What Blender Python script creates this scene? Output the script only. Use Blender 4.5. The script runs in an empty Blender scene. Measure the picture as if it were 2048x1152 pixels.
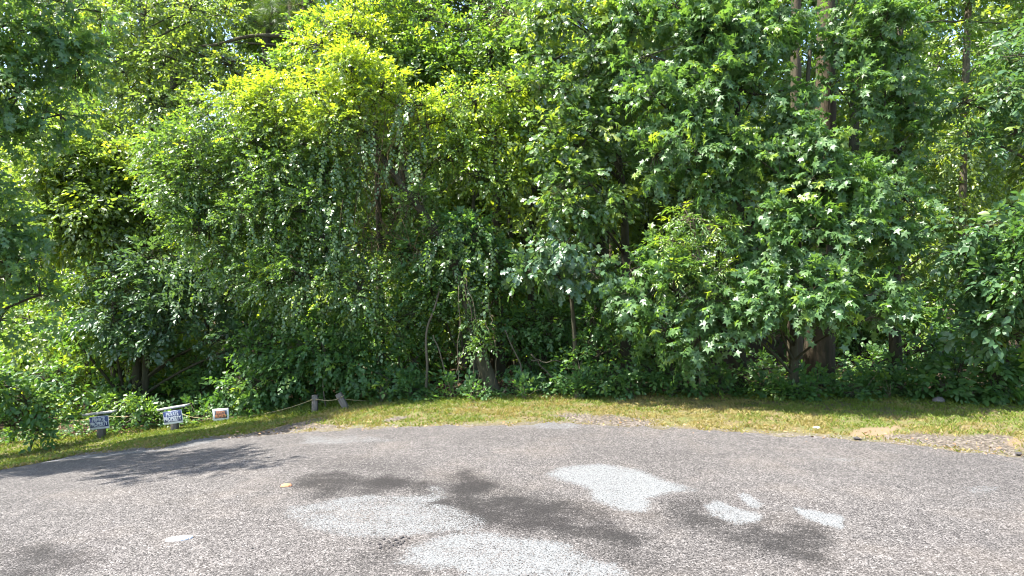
import bpy, math
import numpy as np
from mathutils import Vector, Matrix

rng = np.random.default_rng(11)
SC = bpy.context.scene
COL = SC.collection

# ------------------------------------------------------------------ camera, sky, sun, exposure
CAM_H, F = 1.7, 1365.0
cam = bpy.data.cameras.new('camera')
cam.sensor_width, cam.lens = 36.0, 24.0
cam.clip_start, cam.clip_end = 0.1, 600
co = bpy.data.objects.new('camera', cam)
co.location = (0, 0, CAM_H)
co.rotation_euler = (math.radians(90), 0, 0)
COL.objects.link(co)
SC.camera = co

TO_SUN = Vector((-0.58, -0.05, 1.0)).normalized()
world = bpy.data.worlds.new('World')
SC.world = world
world.use_nodes = True
wn = world.node_tree
sky = wn.nodes.new('ShaderNodeTexSky')
sky.sky_type = 'NISHITA'
sky.sun_disc = False
sky.sun_elevation = math.asin(TO_SUN.z)
sky.sun_rotation = math.atan2(TO_SUN.x, TO_SUN.y)
sky.air_density, sky.dust_density, sky.ozone_density = 1.0, 1.5, 1.0
bg = wn.nodes['Background']
bg.inputs[1].default_value = 0.15
wn.links.new(sky.outputs[0], bg.inputs[0])
sl = bpy.data.lights.new('sun', 'SUN')
sl.energy, sl.angle, sl.color = 5.0, math.radians(0.5), (1.0, 0.955, 0.885)
so = bpy.data.objects.new('sun', sl)
so.rotation_euler = TO_SUN.to_track_quat('Z', 'Y').to_euler()
so.location = (-10, 4, 20)
COL.objects.link(so)
SC.view_settings.view_transform = 'Standard'
SC.view_settings.look = 'None'
SC.view_settings.gamma = 1.0
SC.view_settings.use_curve_mapping = False
SC.view_settings.exposure = 2.15
SC.render.engine = 'CYCLES'
cy = SC.cycles
cy.max_bounces, cy.diffuse_bounces, cy.glossy_bounces, cy.transmission_bounces = 12, 6, 2, 8
cy.use_denoising = True
cy.filter_width = 1.1
cy.sample_clamp_indirect = 10.0

# ------------------------------------------------------------------ numeric helpers
def sstep(t):
    t = np.clip(t, 0, 1)
    return t * t * (3 - 2 * t)

def vnoise(x, y, scale, seed):
    g = np.random.default_rng(seed).random((64, 64))
    x = np.asarray(x) * scale + 100; y = np.asarray(y) * scale + 100
    xi = np.floor(x).astype(int); yi = np.floor(y).astype(int)
    fx = x - xi; fy = y - yi
    fx = fx * fx * (3 - 2 * fx); fy = fy * fy * (3 - 2 * fy)
    a = g[xi % 64, yi % 64]; b = g[(xi + 1) % 64, yi % 64]
    c = g[xi % 64, (yi + 1) % 64]; d = g[(xi + 1) % 64, (yi + 1) % 64]
    return (a * (1 - fx) + b * fx) * (1 - fy) + (c * (1 - fx) + d * fx) * fy

def fbm(x, y, scale, seed, o=3):
    v, w, s = 0, 0, 1.0
    for k in range(o):
        v = v + s * vnoise(x, y, scale * 2 ** k, seed + k); w += s; s *= 0.55
    return v / w

def H(x, y):
    x = np.asarray(x, float); y = np.asarray(y, float)
    k = np.minimum(-x - 1.0, 13)
    drop = 0.13 * np.log1p(np.exp(np.clip(2 * k, -30, 30))) / 2
    f = 0.25 + 0.75 * sstep((y - 5) / 5.5)
    far = sstep((y - 11) / 4) * (fbm(x, y, 0.25, 3) - 0.5) * 0.35
    return -drop * f + far

def P(u, v, d):
    return np.array([(u - 1024) / F * d, d, CAM_H - (v - 576) / F * d])

def onground(u, v):
    dx, dz = (u - 1024) / F, -(v - 576) / F
    lo, hi = 1.0, 40.0
    for _ in range(50):
        m = (lo + hi) / 2
        if CAM_H + dz * m > H(dx * m, m): lo = m
        else: hi = m
    return np.array([dx * lo, lo, float(H(dx * lo, lo))])

def unit(v):
    return v / (np.linalg.norm(v, axis=-1, keepdims=True) + 1e-9)

def mesh_np(name, V, Fc, mat=None, attrs=None, smooth=False):
    me = bpy.data.meshes.new(name)
    V = np.asarray(V, np.float32); Fc = np.asarray(Fc, np.int32)
    n, (m, k) = len(V), Fc.shape
    me.vertices.add(n); me.vertices.foreach_set('co', V.ravel())
    me.loops.add(m * k); me.loops.foreach_set('vertex_index', Fc.ravel())
    me.polygons.add(m); me.polygons.foreach_set('loop_start', np.arange(0, m * k, k, dtype=np.int32))
    if smooth:
        me.polygons.foreach_set('use_smooth', np.ones(m, bool))
    for a, val in (attrs or {}).items():
        at = me.attributes.new(a, 'FLOAT', 'POINT')
        at.data.foreach_set('value', np.asarray(val, np.float32))
    me.update(calc_edges=True)
    if mat: me.materials.append(mat)
    return me

def link(name, me, parent=None, kind=None):
    o = bpy.data.objects.new(name, me)
    COL.objects.link(o)
    if parent is not None:
        o.parent = parent
        if me is not None:
            o.matrix_parent_inverse = Matrix.Translation(-Vector(parent.location))
    if kind: o['kind'] = kind
    return o

def tag(o, label, cat, group=None):
    o['label'] = label; o['category'] = cat
    if group: o['group'] = group
    return o

def thing(name, label, cat, loc, group=None):
    o = bpy.data.objects.new(name, None)
    o.empty_display_size = 0.2
    o.location = tuple(float(c) for c in loc)
    COL.objects.link(o)
    return tag(o, label, cat, group)

class MB:
    """collects tubes and boxes into one mesh"""
    def __init__(s): s.V, s.F, s.n = [], [], 0
    def add(s, V, Fq):
        s.V.append(np.asarray(V, float)); s.F.append(np.asarray(Fq, int) + s.n); s.n += len(V)
    def tube(s, pts, rad, sides=8, rough=0.0, cap=True):
        pts = np.asarray(pts, float); m = len(pts)
        rad = np.broadcast_to(np.asarray(rad, float), (m,))
        t = unit(np.gradient(pts, axis=0))
        ref = np.array([1.0, 0, 0]) if abs(t[0][0]) < 0.8 else np.array([0, 1.0, 0])
        a = unit(np.cross(t, ref)); b = np.cross(t, a)
        th = np.arange(sides) / sides * 2 * math.pi
        r = rad[:, None] * (1 + rough * (rng.random((m, sides)) - 0.5))
        V = pts[:, None] + r[..., None] * (np.cos(th)[None, :, None] * a[:, None] + np.sin(th)[None, :, None] * b[:, None])
        V = V.reshape(-1, 3)
        i = np.arange(m - 1)[:, None] * sides; j = np.arange(sides)[None]
        j2 = (j + 1) % sides
        Fq = np.stack([i + j, i + j2, i + sides + j2, i + sides + j], -1).reshape(-1, 4)
        if cap:
            V = np.vstack([V, pts[-1] + t[-1] * rad[-1] * 0.3, pts[0]])
            e = m * sides
            c = np.stack([(m - 1) * sides + j[0], (m - 1) * sides + j2[0], np.full(sides, e), np.full(sides, e)], -1)
            c2 = np.stack([j2[0], j[0], np.full(sides, e + 1), np.full(sides, e + 1)], -1)
            s.tris = getattr(s, 'tris', [])
            s.tris.append(c[:, :3] + s.n); s.tris.append(c2[:, :3] + s.n)
        s.add(V, Fq)
    def box(s, c, size, rot=None, bevel=0.0):
        h = np.array(size) / 2
        b = min(bevel, h.min() * 0.45)
        if b > 0:
            V = []
            for sx in (-1, 1):
                for sy in (-1, 1):
                    for sz in (-1, 1):
                        for ax in range(3):
                            q = np.array([sx, sy, sz], float) * (h - b)
                            q[ax] += (sx, sy, sz)[ax] * b
                            V.append(q)
            import bmesh
            bm = bmesh.new()
            for q in V: bm.verts.new(q)
            r = bmesh.ops.convex_hull(bm, input=bm.verts)
            bm.verts.index_update()
            V = np.array([v.co[:] for v in bm.verts])
            T = np.array([[v.index for v in f.verts][:3] for f in bm.faces])
            bm.free()
            if rot is not None: V = V @ np.array(rot).T
            s.tris = getattr(s, 'tris', [])
            s.tris.append(T + s.n)
            s.V.append(V + np.asarray(c)); s.n += len(V)
            return
        V = np.array([[x, y, z] for x in (-1, 1) for y in (-1, 1) for z in (-1, 1)]) * h
        if rot is not None: V = V @ np.array(rot).T
        s.add(V + np.asarray(c), [[0, 1, 3, 2], [4, 6, 7, 5], [0, 4, 5, 1], [2, 3, 7, 6], [0, 2, 6, 4], [1, 5, 7, 3]])
    def mesh(s, name, mat, smooth=True):
        V = np.vstack(s.V)
        T = list(getattr(s, 'tris', []))
        if s.F:
            Q = np.vstack(s.F)
            T += [Q[:, :3], Q[:, [0, 2, 3]]]
        return mesh_np(name, V, np.vstack(T), mat, smooth=smooth)

# ------------------------------------------------------------------ materials
def newmat(name):
    m = bpy.data.materials.new(name); m.use_nodes = True
    nt = m.node_tree
    for n in list(nt.nodes): nt.nodes.remove(n)
    return m, nt, nt.nodes.new('ShaderNodeOutputMaterial')

def N(nt, t, **kw):
    n = nt.nodes.new(t)
    for k, v in kw.items(): setattr(n, k, v)
    return n

def mixc(nt, fac, a, b, blend='MIX'):
    n = N(nt, 'ShaderNodeMix', data_type='RGBA', blend_type=blend)
    for sock, val in ((n.inputs[0], fac), (n.inputs[6], a), (n.inputs[7], b)):
        if isinstance(val, bpy.types.NodeSocket): nt.links.new(val, sock)
        elif isinstance(val, (int, float)): sock.default_value = val
        else: sock.default_value = (*val, 1)
    return n.outputs[2]

def math_(nt, op, a, b=0.0, clamp=False):
    n = N(nt, 'ShaderNodeMath', operation=op, use_clamp=clamp)
    for sock, val in ((n.inputs[0], a), (n.inputs[1], b)):
        if isinstance(val, bpy.types.NodeSocket): nt.links.new(val, sock)
        else: sock.default_value = val
    return n.outputs[0]

def attr(nt, name):
    return N(nt, 'ShaderNodeAttribute', attribute_name=name).outputs['Fac']

def coords(nt, scale=(1, 1, 1), kind='Object'):
    tc = N(nt, 'ShaderNodeTexCoord'); mp = N(nt, 'ShaderNodeMapping')
    mp.inputs['Scale'].default_value = scale
    nt.links.new(tc.outputs[kind], mp.inputs[0])
    return mp.outputs[0]

def noise(nt, vec, scale, detail=4, rough=0.6):
    n = N(nt, 'ShaderNodeTexNoise')
    n.inputs['Scale'].default_value = scale; n.inputs['Detail'].default_value = detail
    n.inputs['Roughness'].default_value = rough
    nt.links.new(vec, n.inputs['Vector'])
    return n.outputs['Fac']

def ramp(nt, fac, stops):
    r = N(nt, 'ShaderNodeValToRGB')
    els = r.color_ramp.elements
    while len(els) < len(stops): els.new(0.5)
    for e, (p, c) in zip(els, stops):
        e.position = p; e.color = (*c, 1) if not isinstance(c, (int, float)) else (c, c, c, 1)
    nt.links.new(fac, r.inputs[0])
    return r.outputs[0]

def bump(nt, h, strength=0.5, dist=0.02):
    b = N(nt, 'ShaderNodeBump')
    b.inputs['Strength'].default_value = strength; b.inputs['Distance'].default_value = dist
    nt.links.new(h, b.inputs['Height'])
    return b.outputs[0]

def principled(nt, out, col, rough=0.8, normal=None, spec=0.3):
    p = N(nt, 'ShaderNodeBsdfPrincipled')
    if isinstance(col, bpy.types.NodeSocket): nt.links.new(col, p.inputs['Base Color'])
    else: p.inputs['Base Color'].default_value = (*col, 1)
    if isinstance(rough, bpy.types.NodeSocket): nt.links.new(rough, p.inputs['Roughness'])
    else: p.inputs['Roughness'].default_value = rough
    p.inputs['Specular IOR Level'].default_value = spec
    if normal: nt.links.new(normal, p.inputs['Normal'])
    if out: nt.links.new(p.outputs[0], out.inputs[0])
    return p

def leaf_mat(name, dark, light, young_sun, trans=0.38, rough=0.38, spec=0.5, tgain=2.2):
    m, nt, out = newmat(name)
    r = attr(nt, 'tint'); y = attr(nt, 'young_sun')
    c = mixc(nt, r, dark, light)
    c = mixc(nt, y, c, young_sun)  # new-growth colour, also carries sun glow on the mound top and lime tree
    p = principled(nt, None, c, rough, None, spec)
    t = N(nt, 'ShaderNodeBsdfTranslucent')
    tc = mixc(nt, 1.0, c, (tgain, tgain * 0.95, tgain * 0.35), 'MULTIPLY')
    nt.links.new(tc, t.inputs[0])
    mx = N(nt, 'ShaderNodeMixShader'); mx.inputs[0].default_value = trans
    nt.links.new(p.outputs[0], mx.inputs[1]); nt.links.new(t.outputs[0], mx.inputs[2])
    nt.links.new(mx.outputs[0], out.inputs[0])
    return m

def bark_mat(name, a, b, scale=18):
    m, nt, out = newmat(name)
    v = coords(nt, (1, 1, 0.18), 'Object')
    n1 = noise(nt, v, scale, 5, 0.65)
    n2 = noise(nt, coords(nt, (1, 1, 0.5)), scale * 0.2, 3)
    f = math_(nt, 'MULTIPLY_ADD', n1, 0.8)
    c = ramp(nt, n1, [(0.3, a), (0.7, b)])
    c = mixc(nt, math_(nt, 'MULTIPLY', n2, 0.5), c, (0.09, 0.1, 0.05))
    principled(nt, out, c, 0.9, bump(nt, n1, 1.0, 0.03), 0.15)
    return m

M = {}
M['gum'] = leaf_mat('sweetgum_leaf', (0.048, 0.110, 0.036), (0.095, 0.175, 0.055), (0.19, 0.27, 0.04), 0.43, 0.44, 0.6)
M['oak'] = leaf_mat('oak_leaf', (0.052, 0.110, 0.036), (0.10, 0.175, 0.055), (0.22, 0.28, 0.03), 0.43, 0.37, 1.0)
M['dark'] = leaf_mat('dark_oak_leaf', (0.040, 0.090, 0.044), (0.075, 0.135, 0.064), (0.13, 0.20, 0.04), 0.34, 0.36, 0.65)
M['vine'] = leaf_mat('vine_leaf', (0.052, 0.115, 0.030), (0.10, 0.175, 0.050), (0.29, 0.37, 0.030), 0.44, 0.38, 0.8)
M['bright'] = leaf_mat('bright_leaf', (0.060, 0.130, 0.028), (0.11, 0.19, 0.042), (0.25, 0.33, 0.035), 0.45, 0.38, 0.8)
M['shrub'] = leaf_mat('shrub_leaf', (0.040, 0.105, 0.032), (0.080, 0.155, 0.045), (0.17, 0.25, 0.03), 0.40, 0.45, 0.4)
M['hick'] = leaf_mat('hickory_leaf', (0.040, 0.098, 0.042), (0.080, 0.150, 0.060), (0.16, 0.22, 0.05), 0.38, 0.42, 0.5)
M['wood'] = leaf_mat('woodland_leaf', (0.070, 0.132, 0.036), (0.135, 0.195, 0.060), (0.25, 0.31, 0.035), 0.45, 0.4, 0.9)
M['needle'] = leaf_mat('pine_needle', (0.040, 0.085, 0.022), (0.075, 0.125, 0.030), (0.16, 0.19, 0.03), 0.25, 0.45, 0.4)
M['bark'] = bark_mat('grey_brown_bark', (0.018, 0.014, 0.010), (0.062, 0.050, 0.038))
M['pbark'] = bark_mat('pine_bark', (0.018, 0.012, 0.009), (0.08, 0.05, 0.038), 12)
M['pale'] = bark_mat('pale_bark', (0.05, 0.038, 0.028), (0.15, 0.12, 0.09), 14)
M['stem'] = bark_mat('vine_stem', (0.08, 0.06, 0.04), (0.19, 0.15, 0.10), 30)
M['dead'] = bark_mat('dead_twig', (0.09, 0.05, 0.028), (0.20, 0.12, 0.07), 30)

# ------------------------------------------------------------------ leaf shapes (base at origin, tip at +Y, normal +Z)
def fan(outline, c, curl, fold):
    o = np.array([[x, y, 0] for x, y in outline], float)
    V = np.vstack([[c[0], c[1], 0], o])
    d = np.hypot(V[:, 0] - c[0], V[:, 1] - c[1])
    V[:, 2] = -curl * d ** 2 + fold * np.abs(V[:, 0])
    n = len(o)
    return V, np.array([[0, 1 + i, 1 + (i + 1) % n] for i in range(n)])[:, [0, 2, 1]]

def star(curl, fold):
    pts = []
    for ang, r in ((180, .14), (-125, .46), (-94, .27), (-62, .64), (-31, .33), (0, .72), (31, .33), (62, .64), (94, .27), (125, .46)):
        a = math.radians(ang); pts.append((r * math.sin(a), 0.3 + r * math.cos(a)))
    return fan(pts, (0, .3), curl, fold)

def sym(half, c, curl, fold):
    return fan([(0, 0)] + half + [(0, 1)] + [(-x, y) for x, y in half[::-1]], c, curl, fold)

LEAF = {
    'star': [star(.5, .10), star(.25, .25), star(.7, -.05)],
    'oak': [sym([(.05, .14), (.2, .3), (.1, .4), (.34, .58), (.14, .66), (.22, .88)], (0, .5), c, f) for c, f in ((.4, .15), (.2, .3), (.6, 0))],
    'ovate': [sym([(.2, .22), (.27, .52), (.14, .82)], (0, .45), c, f) for c, f in ((.3, .25), (.1, .4), (.6, .1))],
    'heart': [fan([(0, -.02), (.38, .28), (0, 1), (-.38, .28)], (0, .36), c, f) for c, f in ((.3, .25), (.1, .4), (.6, .05))],
    'lance': [(np.array([[0, 0, 0], [.13, .35, .05], [0, 1, -c], [-.13, .35, .05]]), np.array([[0, 1, 2], [0, 2, 3]])) for c in (0, .1, .2)],
    'far': [(np.array([[0, 0, 0], [.3, .45, .1], [0, 1, -c], [-.3, .45, .1]]), np.array([[0, 1, 2], [0, 2, 3]])) for c in (0, .15, .3)],
}
def tuft():
    V, Fc = [], []
    r = np.random.default_rng(5)
    for i in range(26):
        d = unit(np.array([r.normal(0, .55), 0.75, r.normal(0, .55)])); p = np.array([0, r.random() * .35, 0])
        s = unit(np.cross(d, [0.3, 0.2, 1])) * .012
        k = len(V); V += [p - s, p + s, p + d * (.75 + .25 * r.random()) - np.array([0, 0, .05])]; Fc.append([k, k + 1, k + 2])
    return np.array(V), np.array(Fc)
LEAF['needle'] = [tuft()] * 3

def sprays(Pn, A, Nn, K, L, size, ang=55, droop=.3, jit=.35, sag=.25, young_sun=None, chain=False):
    """K leaves along each of n twigs: returns leaf positions, rotations (columns x,y,z), sizes, attributes"""
    n = len(Pn)
    A = unit(A); Nn = unit(Nn - (Nn * A).sum(-1, keepdims=True) * A); B = np.cross(Nn, A)
    k = np.arange(K)
    t = (k + .6) / K
    Ls = L * (.65 + .7 * rng.random(n))
    pos = Pn[:, None] + A[:, None] * (Ls[:, None] * t)[..., None]
    pos[..., 2] -= sag * Ls[:, None] * t ** 2
    sgn = np.where(k % 2 == 0, 1., -1.)
    phi = np.radians(ang) * (1.1 - .6 * t) * (.7 + .6 * rng.random((n, K)))
    phi[:, -1] *= .3
    d = A[:, None] * np.cos(phi)[..., None] + B[:, None] * (np.sin(phi) * sgn)[..., None]
    d = d + rng.normal(0, jit * .6, (n, K, 3)); d[..., 2] -= droop * (.4 + 1.2 * rng.random((n, K)))
    d = unit(d)
    z = Nn[:, None] + rng.normal(0, jit, (n, K, 3))
    x = unit(np.cross(d, z)); z = np.cross(x, d)
    R = np.stack([x, d, z], -1)
    s = size * (.6 + .65 * rng.random((n, K)))
    pos = pos + d * (s * .12)[..., None]
    yg = np.zeros((n, K)) if young_sun is None else np.clip(young_sun[:, None] * (.55 + .6 * t) + rng.normal(0, .06, (n, K)), 0, 1)
    tw = rng.random((n, K)) * .7 + rng.random(n)[:, None] * .3
    return [pos.reshape(-1, 3), R.reshape(-1, 3, 3), s.ravel(), tw.ravel(), yg.ravel()]

def bake(leaf, sets):
    """flatten leaf transforms into arrays of vertices, triangles and attributes"""
    Vs, Fs, T, Y, n0 = [], [], [], [], 0
    pos, R, s, tw, yg = sets
    var = rng.integers(0, 3, len(pos))
    for q in range(3):
        i = np.nonzero(var == q)[0]
        if not len(i): continue
        v, f = LEAF[leaf][q]
        V = pos[i, None] + s[i, None, None] * np.einsum('nij,mj->nmi', R[i], v)
        Vs.append(V.reshape(-1, 3))
        Fs.append((f[None] + (np.arange(len(i)) * len(v))[:, None, None]).reshape(-1, 3) + n0)
        T.append(np.repeat(tw[i], len(v))); Y.append(np.repeat(yg[i], len(v)))
        n0 += len(i) * len(v)
    return np.vstack(Vs), np.vstack(Fs), np.concatenate(T), np.concatenate(Y)

def cat(sets):
    return [np.concatenate([s[k] for s in sets]) for k in range(5)]

def crown_mesh(name, leaf, sets, mat):
    V, Fc, T, Y = bake(leaf, sets)
    return mesh_np(name, V, Fc, mat, {'tint': T, 'young_sun': Y})

def subclumps(clumps, subk, subr, flat=.8, rim=.78):
    out = []
    for c, r in clumps:
        c = np.asarray(c, float); r = np.asarray(r, float) * np.ones(3)
        k = max(3, int(subk))
        d = unit(rng.normal(size=(k, 3)) + np.array([0, -.25, .1]))
        for q in d:
            rr = subr * (.65 + .7 * rng.random())
            out.append((c + q * r * rim * (.55 + .55 * rng.random()), np.array([rr, rr, rr * flat]) * r.mean(), c))
    return out

def leafy(subs, sp):
    """sprays over the outside of every sub-clump"""
    Ps, As, Ns, Yg = [], [], [], []
    for c, r, c0 in subs:
        rm = r.mean()
        n = max(3, int(sp['dens'] * 4 * math.pi * rm * rm * (.75 + .5 * rng.random())))
        d = unit(rng.normal(size=(n, 3)) + np.array([0, 0, .25]))
        f = .35 + .7 * rng.random(n) ** .6
        p = c + d * r * f[:, None]
        out = unit(p - c0) * .5 + d * .6
        a = unit(out + rng.normal(0, .35, (n, 3)) + np.array([0, 0, sp.get('lift', -.1)]))
        nn = np.array([0, 0, sp.get('up', .8)]) + out * sp.get('face', .6) + rng.normal(0, .3, (n, 3))
        y = np.where(rng.random(n) < sp.get('yp', .08), .5 + .5 * rng.random(n), 0.06 * rng.random(n))
        if 'sunny_top' in sp:
            y = np.maximum(y, np.clip((p[:, 2] - sp['sunny_top'][0] - .42 * np.maximum(0, -p[:, 0] - 3.3)) / sp['sunny_top'][1], 0, 1) * np.clip(d[:, 2] + .8, 0, 1) * (.6 + .5 * rng.random(n)))  # yellower with height and upward facing: new growth plus sun glow painted in
        Ps.append(p); As.append(a); Ns.append(nn); Yg.append(y)
    Ps, As, Ns, Yg = map(np.concatenate, (Ps, As, Ns, Yg))
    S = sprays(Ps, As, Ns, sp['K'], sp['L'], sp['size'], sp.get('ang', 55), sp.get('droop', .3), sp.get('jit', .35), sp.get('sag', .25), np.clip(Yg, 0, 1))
    return S, Ps, As

def bez(a, b, sag, n=6):
    a, b = np.asarray(a, float), np.asarray(b, float)
    t = np.linspace(0, 1, n)[:, None]
    m = (a + b) / 2 + np.array([0, 0, sag]) + rng.normal(0, .04, 3) * np.linalg.norm(b - a)
    return a * (1 - t) ** 2 + 2 * m * t * (1 - t) + b * t ** 2

def smooth_path(pts, n=20):
    pts = np.asarray(pts, float)
    s = np.r_[0, np.cumsum(np.linalg.norm(np.diff(pts, axis=0), axis=1))]
    q = np.linspace(0, s[-1], n)
    o = np.stack([np.interp(q, s, pts[:, k]) for k in range(3)], -1)
    for _ in range(2): o[1:-1] = (o[:-2] + 2 * o[1:-1] + o[2:]) / 4
    return o

SPEC = {
    'gum': dict(leaf='star', mat='gum', size=.10, K=9, L=.27, dens=30, droop=.5, up=.55, face=.85, jit=.33, yp=.07, subk=7, subr=.43, flat=.5),
    'oak': dict(leaf='oak', mat='oak', size=.125, K=8, L=.26, dens=26, droop=.45, up=.7, face=.7, jit=.4, yp=.10, subk=7, subr=.42, flat=.55),
    'dark': dict(leaf='ovate', mat='dark', size=.095, K=9, L=.28, dens=22, droop=.3, up=.7, face=.6, jit=.35, yp=.03, subk=9, subr=.42),
    'broad': dict(leaf='far', mat='bright', size=.095, K=8, L=.28, dens=20, droop=.35, up=.8, face=.6, jit=.4, yp=.12, subk=10, subr=.42),
    'vine': dict(leaf='heart', mat='vine', size=.055, K=10, L=.26, dens=28, droop=.35, up=.7, face=.8, jit=.4, yp=.05, subk=12, subr=.38),
    'shrub': dict(leaf='ovate', mat='shrub', size=.085, K=7, L=.24, dens=17, droop=.3, up=.8, face=.6, jit=.35, yp=.06, subk=9, subr=.42),
    'hick': dict(leaf='ovate', mat='hick', size=.13, K=8, L=.28, dens=18, droop=.4, up=.8, face=.6, jit=.3, yp=.05, subk=9, subr=.42, ang=65),
    'ash': dict(leaf='lance', mat='bright', size=.088, K=13, L=.34, dens=19, droop=.35, up=.8, face=.6, jit=.35, yp=.2, subk=8, subr=.45, ang=65),
    'pine': dict(leaf='needle', mat='needle', size=.22, K=4, L=.25, dens=9, droop=.0, up=.8, face=.5, jit=.4, yp=.05, subk=6, subr=.45, ang=40),
}

CAMP = np.array([0, 0, CAM_H])
def pick_show(sets, cnt, cell=13.0):
    """indices of the leaves that show largest: nearest in each small patch of view, largest first"""
    pos, R, s = sets[:3]
    v = pos - CAMP
    d = np.linalg.norm(v, axis=1)
    u = 1024 + F * v[:, 0] / v[:, 1]; w = 576 - F * v[:, 2] / v[:, 1]
    ok = (u > 5) & (u < 2043) & (w > 5) & (w < 1000) & (v[:, 1] > 2)
    face = np.abs((R[:, :, 2] * v).sum(1)) / d
    key = (np.floor(u / cell) * 1000 + np.floor(w / cell)).astype(int)
    idx = np.nonzero(ok)[0]
    idx = idx[np.lexsort((d[idx], key[idx]))]
    first = idx[np.r_[True, np.diff(key[idx]) != 0]] if len(idx) else idx
    sc = face[first] * (s[first] / d[first]) ** 2
    return first[np.argsort(-sc)][:cnt]

def leaf_parts(root, leaf, sets, mat, cnt):
    """the leaves that show largest as objects of their own, sharing mesh data; returns the rest"""
    idx = pick_show(sets, cnt)
    pos, R, s, tw, yg = sets
    lib = {}
    for i in idx:
        q = int(rng.integers(0, 3)); tb = int(min(3, tw[i] * 4)); yb = int(min(2, yg[i] * 3))
        if (q, tb, yb) not in lib:
            v, f = LEAF[leaf][q]
            lib[q, tb, yb] = mesh_np('leaf', v, f, M[mat], {'tint': np.full(len(v), (tb + .5) / 4), 'young_sun': np.full(len(v), yb / 2.2)})
        o = bpy.data.objects.new('leaf', lib[q, tb, yb])
        COL.objects.link(o); o.parent = root
        m = Matrix.Identity(4)
        for a in range(3):
            for b in range(3): m[a][b] = float(R[i, a, b] * s[i])
            m[a][3] = float(pos[i, a] - root.location[a])
        o.matrix_basis = m
    keep = np.ones(len(pos), bool); keep[idx] = False
    return [a[keep] for a in sets]

def tree(name, label, cat_, base, trunk, r0, r1, clumps, spec, bark='bark', group=None, near_parts=0, limbs=True, over=None, extra=None):
    """base: (x, y); trunk: list of world points above the base or None; clumps: [(centre, radius)]"""
    sp = dict(SPEC[spec]); sp.update(over or {})
    bx, by = base
    bz = float(H(bx, by))
    root = thing(name, label, cat_, (bx, by, bz), group)
    path = None
    if trunk is not None:
        pts = np.vstack([[bx, by, bz - .1]] + [np.asarray(p, float) for p in trunk])
        path = smooth_path(pts, 26)
        tt = np.linspace(0, 1, 26)
        rad = r0 + (r1 - r0) * tt ** .8 + r0 * .5 * np.exp(-tt * 26 * .5)
        mb = MB(); mb.tube(path, rad, 12, .16)
        link('trunk', mb.mesh('trunk', M[bark]), root)
    subs = subclumps(clumps, sp['subk'], sp['subr'], sp.get('flat', .8))
    S, tp, ta = leafy(subs, sp)
    if extra: S = cat([S] + extra)
    mb = MB()
    if limbs:
        src = path if path is not None else np.array([[bx, by, bz], [bx, by, bz + .4]])
        for c, r in ([] if sp.get('nolimb') else clumps):
            c = np.asarray(c, float)
            tgt = src[:, 2] - (c[2] - .45 * np.linalg.norm(src[:, :2] - c[:2], axis=1))
            k = int(np.argmin(np.abs(tgt) + .3 * np.linalg.norm(src[:, :2] - c[:2], axis=1)))
            ln = np.linalg.norm(c - src[k])
            w = min(sp.get('limb', .04), .010 + .008 * ln)
            mb.tube(bez(src[k], c, .12 * ln, 8), np.linspace(w, w * .45, 8), 6, .1, cap=False)
        for c, r, c0 in subs:
            mb.tube(bez(c0, c, .03, 4), np.linspace(.012, .005, 4), 4, 0, cap=False)
        # twigs
        sel = rng.random(len(tp)) < .5
        a = unit(ta[sel]); p = tp[sel]
        L = sp['L']
        e1 = p - a * L * .8; e2 = p + a * L * .9; e2[:, 2] -= .15 * L
        x = unit(np.cross(a, [0.2, .3, 1])); y = np.cross(x, a)
        V = np.stack([e1 + x * .004, e1 - x * .002 + y * .0035, e1 - x * .002 - y * .0035, e2], 1).reshape(-1, 3)
        f = np.array([[0, 1, 3], [1, 2, 3], [2, 0, 3]])
        mb.tris = getattr(mb, 'tris', []) + [(f[None] + (np.arange(len(p)) * 4)[:, None, None]).reshape(-1, 3) + mb.n]
        mb.V.append(V); mb.n += len(V)
        link('branches', mb.mesh('branches', M[bark]), root, 'stuff')
    if near_parts:
        S = leaf_parts(root, sp['leaf'], S, sp['mat'], near_parts)
    link('crown', crown_mesh('crown', sp['leaf'], S, M[sp['mat']]), root, 'stuff' if near_parts else None)
    return root

def CL(*items):
    """(u, v, depth, radius in photo pixels[, vertical factor]) -> world clumps"""
    out = []
    for it in items:
        u, v, d, r = it[:4]
        w = r / F * d
        out.append((P(u, v, d), np.array([w, w * .8, w * (it[4] if len(it) > 4 else .85)])))
    return out

def TR(*items):
    return [P(u, v, d) for u, v, d in items]

def XY(u, d):
    return ((u - 1024) / F * d, d)

def chains(start, n_leaf, L, size, young_sun, out_dir):
    """hanging strings of vine leaves"""
    n = len(start)
    A = np.tile([0, 0, -1.0], (n, 1)) + rng.normal(0, .18, (n, 3)) + out_dir * .15
    Nn = out_dir + rng.normal(0, .3, (n, 3)) + np.array([0, 0, .3])
    return sprays(start, A, Nn, n_leaf, L, size, 60, .35, .35, 0, young_sun)

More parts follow.
